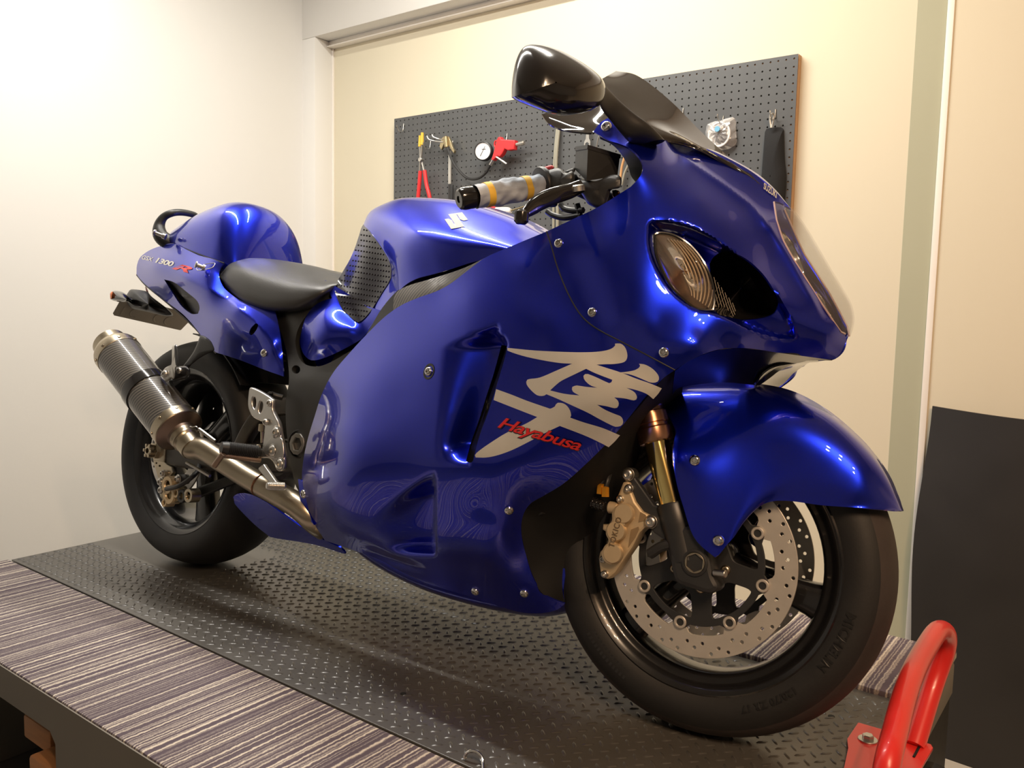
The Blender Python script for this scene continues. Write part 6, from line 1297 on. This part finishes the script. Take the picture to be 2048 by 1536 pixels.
mb = MB(); mb.add(*cyl((.58, -.13, .36), (.58, .13, .36), .03, 20, .004)); mb.build('swingarm_pivot', swa, sw)
mb = MB(); V, F = lathe([(.0, -.150), (.010, -.150), (.010, .150), (0, .150)], (np.stack([[1, 0, 0], [0, 0, -1], [0, 1, 0]], 1).astype(float), np.array([0, 0, .311])), 20); mb.add(V, F); mb.build('rear_axle', M['titan'], sw)
c = np.array([0, -.150, .311]); mb = MB(); mb.add(*box((.012, -.150, .311), (.052, .006, .052), .002)); mb.add(*lathe([(1e-4, .0), (.022, 0), (.022, .012), (.018, .014), (1e-4, .014)], yfr(0, .311, -.152), 6), smooth=False); ax_ = mb.build('axle_nut', M['titan'], sw, angle=30)
mb = MB(); mb.add(*lathe([(.007, .013), (.014, .013), (.015, .016), (.015, .026), (.011, .028), (.007, .028)], yfr(0, .311, -.152), 24))
for k in range(6): a = pi / 3 * k; mb.add(*box((.015 * cos(a), -.174, .311 + .015 * sin(a)), (.008, .014, .008), .001))
mb.build('castle_nut', M['titan'], ax_)
# rear disc, caliper, carrier and torque rod
V, F = plate_me([circ2(0, 0, .12, 72), circ2(0, 0, .075, 48)[::-1]] + [circ2(r * cos(a), r * sin(a), .0035, 8)[::-1] for k in range(24) for r, a in (((.085, .10, .111)[k % 3], k * pi / 12),)], .005, .0005); mb = MB(); mb.add([(x, -.094 + z, .311 + yy) for x, yy, z in V], F); mb.build('rear_brake_disc', M['rotor'], rw)
ZB = zc(280, 820, 240 / 1536)
mb = MB(); plate_px(mb, [[ZB(*q) for q in ((190, 640), (330, 660), (360, 700), (420, 730), (440, 800), (390, 870), (300, 900), (250, 860), (215, 740))], circ2(*ZB(275, 715), 2, 10), circ2(*ZB(232, 680), 1.6, 8)], -.146, .010, .001); rc_b = mb.build('rear_caliper_carrier', M['titan'], sw)
for u, v, r in ((262, 920, .010), (290, 810, .007), (480, 890, .010), (270, 1025, .010)):
    q = np.array(b(*ZB(u, v), -.160)); mb = MB(); mb.add(*cyl(q + [0, .03, 0], q, r * 1.3, 16, .001)); bolt(mb, yfr(q[0], q[2], q[1]), r, .006); mb.build('carrier_bolt', M['zinc'], rc_b)
rcal = blob('rear_brake_caliper', [ZB(330, 950), ZB(420, 920), ZB(500, 960), ZB(600, 980), ZB(610, 1060), ZB(670, 1090), ZB(690, 1140), ZB(560, 1170), ZB(420, 1200), ZB(330, 1210), ZB(290, 1150), ZB(250, 1090), ZB(290, 1020)], -.140, .028, mat('dark_gold_caliper', (.28, .23, .13), .4, .7, noise=.3, nscale=30), sw, 'small dark gold rear brake caliper', .8)
for u, v, rr_, mm in ((370, 960, .022, 'gold'), (390, 1080, .024, 'gold'), (330, 1190, .010, 'gold'), (640, 1095, .017, 'titan'), (550, 1100, .016, 'fork_black'), (480, 1060, .012, 'gold')):
    q = np.array(b(*ZB(u, v), -.168)); mb = MB(); mb.add(*lathe([(rr_ * .5, .002), (rr_ * .6, .006), (rr_, .006), (rr_ * 1.05, .002), (rr_ * 1.05, -.02)], yfr(q[0], q[2], q[1]), 24)); mb.build('caliper_piston_cap', M[mm], rcal)
mb = MB(); mb.add(*stube([b(*ZB(340, 1010), -.18), b(*ZB(500, 970), -.19), b(*ZB(640, 880), -.18), b(*ZB(740, 780), -.16), b(*ZB(760, 700), -.14)], .006, 10)); mb.build('brake_hose', M['black_pl'], rcal)
beam('torque_rod', [b(*ZB(650, 1110), -.13), b(*ZB(800, 1040), -.125), b(*ZB(1180, 890), -.10), b(*ZB(1300, 820), -.08)], (.009, .009), (.014, .012), M['frame_black'], sw, mirror=False)
# lower rear blue fairing tail (hides the link area)
rk = outl([(485, 1010), (475, 990), (488, 986), (510, 990), (545, 1015), (600, 1052), (640, 1078)], [(640, 1078), (700, 1095), (760, 1120)], [(760, 1120), (700, 1110), (640, 1092), (600, 1086), (545, 1080), (510, 1060), (485, 1010)], step=6)
rk = outl([(463, 1000), (470, 990), (485, 986), (505, 990), (530, 1003), (560, 1024), (600, 1052), (640, 1076), (680, 1095)], [(680, 1095), (690, 1108), (640, 1092), (600, 1084), (560, 1078), (540, 1074)], [(540, 1074), (510, 1050), (480, 1020), (463, 1000)], step=6)
patch('lower_tail_fairing', rk, [(463, 1000, -.09), (485, 986, -.10), (530, 1003, -.12), (600, 1052, -.135), (680, 1095, -.14), (690, 1108, -.13), (600, 1084, -.11), (540, 1074, -.09), (510, 1050, -.085), (560, 1045, -.12)], M['blue'], label='dark blue lower tail of the belly fairing')
patch('heel_fairing', outl([(596, 958), (604, 963), (612, 1000), (622, 1035), (628, 1050)], [(628, 1050), (612, 1030), (602, 1005), (596, 958)], step=4), [(596, 958, -.19), (604, 963, -.192), (622, 1035, -.182), (628, 1050, -.18), (602, 1005, -.19)], M['blue'], step=4.)
# rear hugger behind the swingarm / inner black mudguard
mb = MB(); rr = []
for a in np.linspace(38, 84, 14): rr.append([(.335 * cos(radians(a)) * (1 if abs(y) < .07 else .97), y, .311 + .335 * sin(radians(a)) * (1 if abs(y) < .07 else .95)) for y in (-.105, -.085, -.05, 0, .05, .085, .105)])
shell(mb, rr, .003, False); mb.build('rear_mudguard', M['black_pl'], bike)
mb = MB(); 
for P, hw in (([(.34, 0, .60), (.40, 0, .50), (.44, 0, .42)], .035),): mb.add(*stube(P, hw, 18))
mb.build('rear_shock', M['engine'], bike)
# dark engine block, radiator, header pipes and belly filling the inside
mb = MB()
mb.add(*box((.80, 0, .44), (.42, .30, .36), .05)); mb.add(*box((1.00, 0, .60), (.28, .28, .24), .05)); mb.add(*box((.80, 0, .24), (.40, .18, .10), .04)); mb.add(*box((1.02, 0, .72), (.26, .2, .10), .03))
mb.build('engine', M['engine'], bike, label='dark engine behind the fairings')
mb = MB(); mb.add(*box((.46, 0, .68), (.36, .16, .05), .02)); mb.build('seat_subframe', M['engine'], bike)
mb = MB(); mb.add(*box((1.17, 0, .50), (.04, .36, .34), .01, rot=ry(radians(-18)))); mb.build('radiator', M['engine'], bike)
for y in (-.09, -.03, .03, .09):
    mb = MB(); mb.add(*stube([(1.10, y, .52), (1.16, y, .42), (1.13, y, .26), (1.02, y * .8, .175), (.80, y * .5, .165), (.66, -.05, .19), (.62, -.14, .225)], .019, 12)); mb.build('exhaust_header', mat('dark_header_metal', (.10, .08, .06), .5, .8, noise=.2) if y == -.09 else bpy.data.materials['dark_header_metal'], bike)
mb = MB(); rr = []
for x, hw, zb, zt in ((.62, .10, .20, .30), (.75, .12, .155, .26), (.90, .125, .130, .24), (1.05, .115, .125, .24), (1.17, .10, .135, .24), (1.24, .08, .16, .24)):
    rr.append([(x, -hw, zt), (x, -hw, zb + .03), (x, -hw * .6, zb), (x, 0, zb - .004), (x, hw * .6, zb), (x, hw, zb + .03), (x, hw, zt)])
shell(mb, skin(rr, 5, 30), .003, False); mb.build('belly_pan', M['blue'], bike, angle=60)
# ---------------------------------------------------------------- number plate, tail light, rear indicators
ZP = zc(200, 360, 500 / 2048)
zp = [ZP(155, 1000), ZP(245, 1010), ZP(720, 1160), ZP(690, 1215), ZP(655, 1230), ZP(600, 1222), ZP(95, 1130), ZP(98, 1105)]
P = [np.array(b(*q, 0)) for q in zp]
pa = np.array(b(*ZP(160, 1003), -.17)); pb_ = np.array(b(*ZP(96, 1125), -.17)); pc = np.array(b(*ZP(655, 1230), .165))
# plate lies across the bike: near edge at y=-.115, far edge at y=+.115, tilted back
zq = []
for (x, y), Y in zip(zp, (-.112, -.09, .10, .112, .108, .09, -.11, -.114)): zq.append(b(x, y, Y))
o_ = np.array(zq[7]); e1 = np.array(zq[4]) - o_; e1 /= np.linalg.norm(e1); e2 = np.array(zq[0]) - o_; e2 -= e1 * e2.dot(e1); hgt = np.linalg.norm(e2); e2 /= hgt; nn = np.cross(e1, e2); wid = np.linalg.norm(np.array(zq[4]) - o_)
fr = (np.stack([e1, e2, nn], 1), o_)
plm = mat('white_number_plate_back', (.42, .38, .32), .6, noise=.1, nscale=20, bump=.05)
mb = MB(); rct = [(0.006, 0), (wid, 0), (wid + .003, .003), (wid + .012, hgt * .8), (wid + .008, hgt + .02), (.01, hgt + .02), (0, hgt + .012), (0, .006)]; V, F = plate_me([rct], .0016, .0003); mb.add(T(fr, V), F); npl = mb.build('number_plate', plm, bike, label='licence plate seen from behind, embossed characters')
for k, (cx, wd_) in enumerate(((.10, .01), (.28, .05), (.62, .05), (.78, .05))):
    cxm = cx * wid
    L = [(cxm + .016 * cos(a), hgt * .5 + hgt * .33 * sin(a)) for a in np.linspace(radians(70), radians(290), 14)] if k else [(cxm, hgt * .1), (cxm, hgt * .75)]
    mb = MB(); mb.add(*tube(T(fr, [(x, y, 0) for x, y in L]), .0026, 8)); mb.build('embossed_character', plm, npl)
blob('plate_holder', [ZP(240, 905), ZP(270, 895), ZP(380, 912), ZP(430, 960), ZP(560, 1060), ZP(600, 1110), ZP(520, 1110), ZP(370, 1075), ZP(250, 1045), ZP(215, 960)], lambda x: -.09 + (x - 250) / 150 * .07, .035, M['black_pl'], bike, 'black plastic number plate holder')
ri = blob('rear_indicator', [ZP(85, 935), ZP(110, 908), ZP(180, 915), ZP(225, 945), ZP(260, 975), ZP(310, 985), ZP(360, 1010), ZP(350, 1040), ZP(290, 1035), ZP(230, 1000), ZP(180, 1003), ZP(110, 990), ZP(85, 970)], lambda x: -.165 + (x - 221) / 66 * .06, .016, M['gloss_black'], bike, 'small black rear turn signal with orange lens')
blob('indicator_lens', [ZP(82, 930), ZP(96, 912), ZP(106, 915), ZP(98, 950), ZP(96, 980), ZP(84, 975)], -.170, .015, mat('orange_lens', (.80, .20, .04), .25, noise=.05), ri)
blob('tail_light', [ZP(370, 862), ZP(385, 880), ZP(400, 930), ZP(380, 912), ZP(368, 885)], -.055, .02, mat('red_lens', (.45, .01, .01), .15, coat=.5), bike)

V, F = plate_me([[((.112 + (.006 if k % 2 else 0)) * cos(pi * k / 45), (.112 + (.006 if k % 2 else 0)) * sin(pi * k / 45)) for k in range(90)], circ2(0, 0, .03, 24)[::-1]], .007, .0008); mb = MB(); mb.add([(x, .10 + z, .311 + yy) for x, yy, z in V], F); mb.build('rear_sprocket', M['fork_black'], rw)
mb = MB(); mb.add(*lathe([(.02, -.09), (.06, -.088), (.082, -.075), (.085, -.03), (.060, .0), (.055, .05), (.03, .07), (.02, .07)], yfr(0, .311, 0), 40)); mb.build('rear_hub', M['rim'], rw)

blob('chain_guard', [(392, 770), (420, 742), (462, 735), (470, 790), (447, 812), (452, 860), (430, 905), (400, 900), (385, 850), (398, 815)], .11, .012, M['black_pl'], bike)
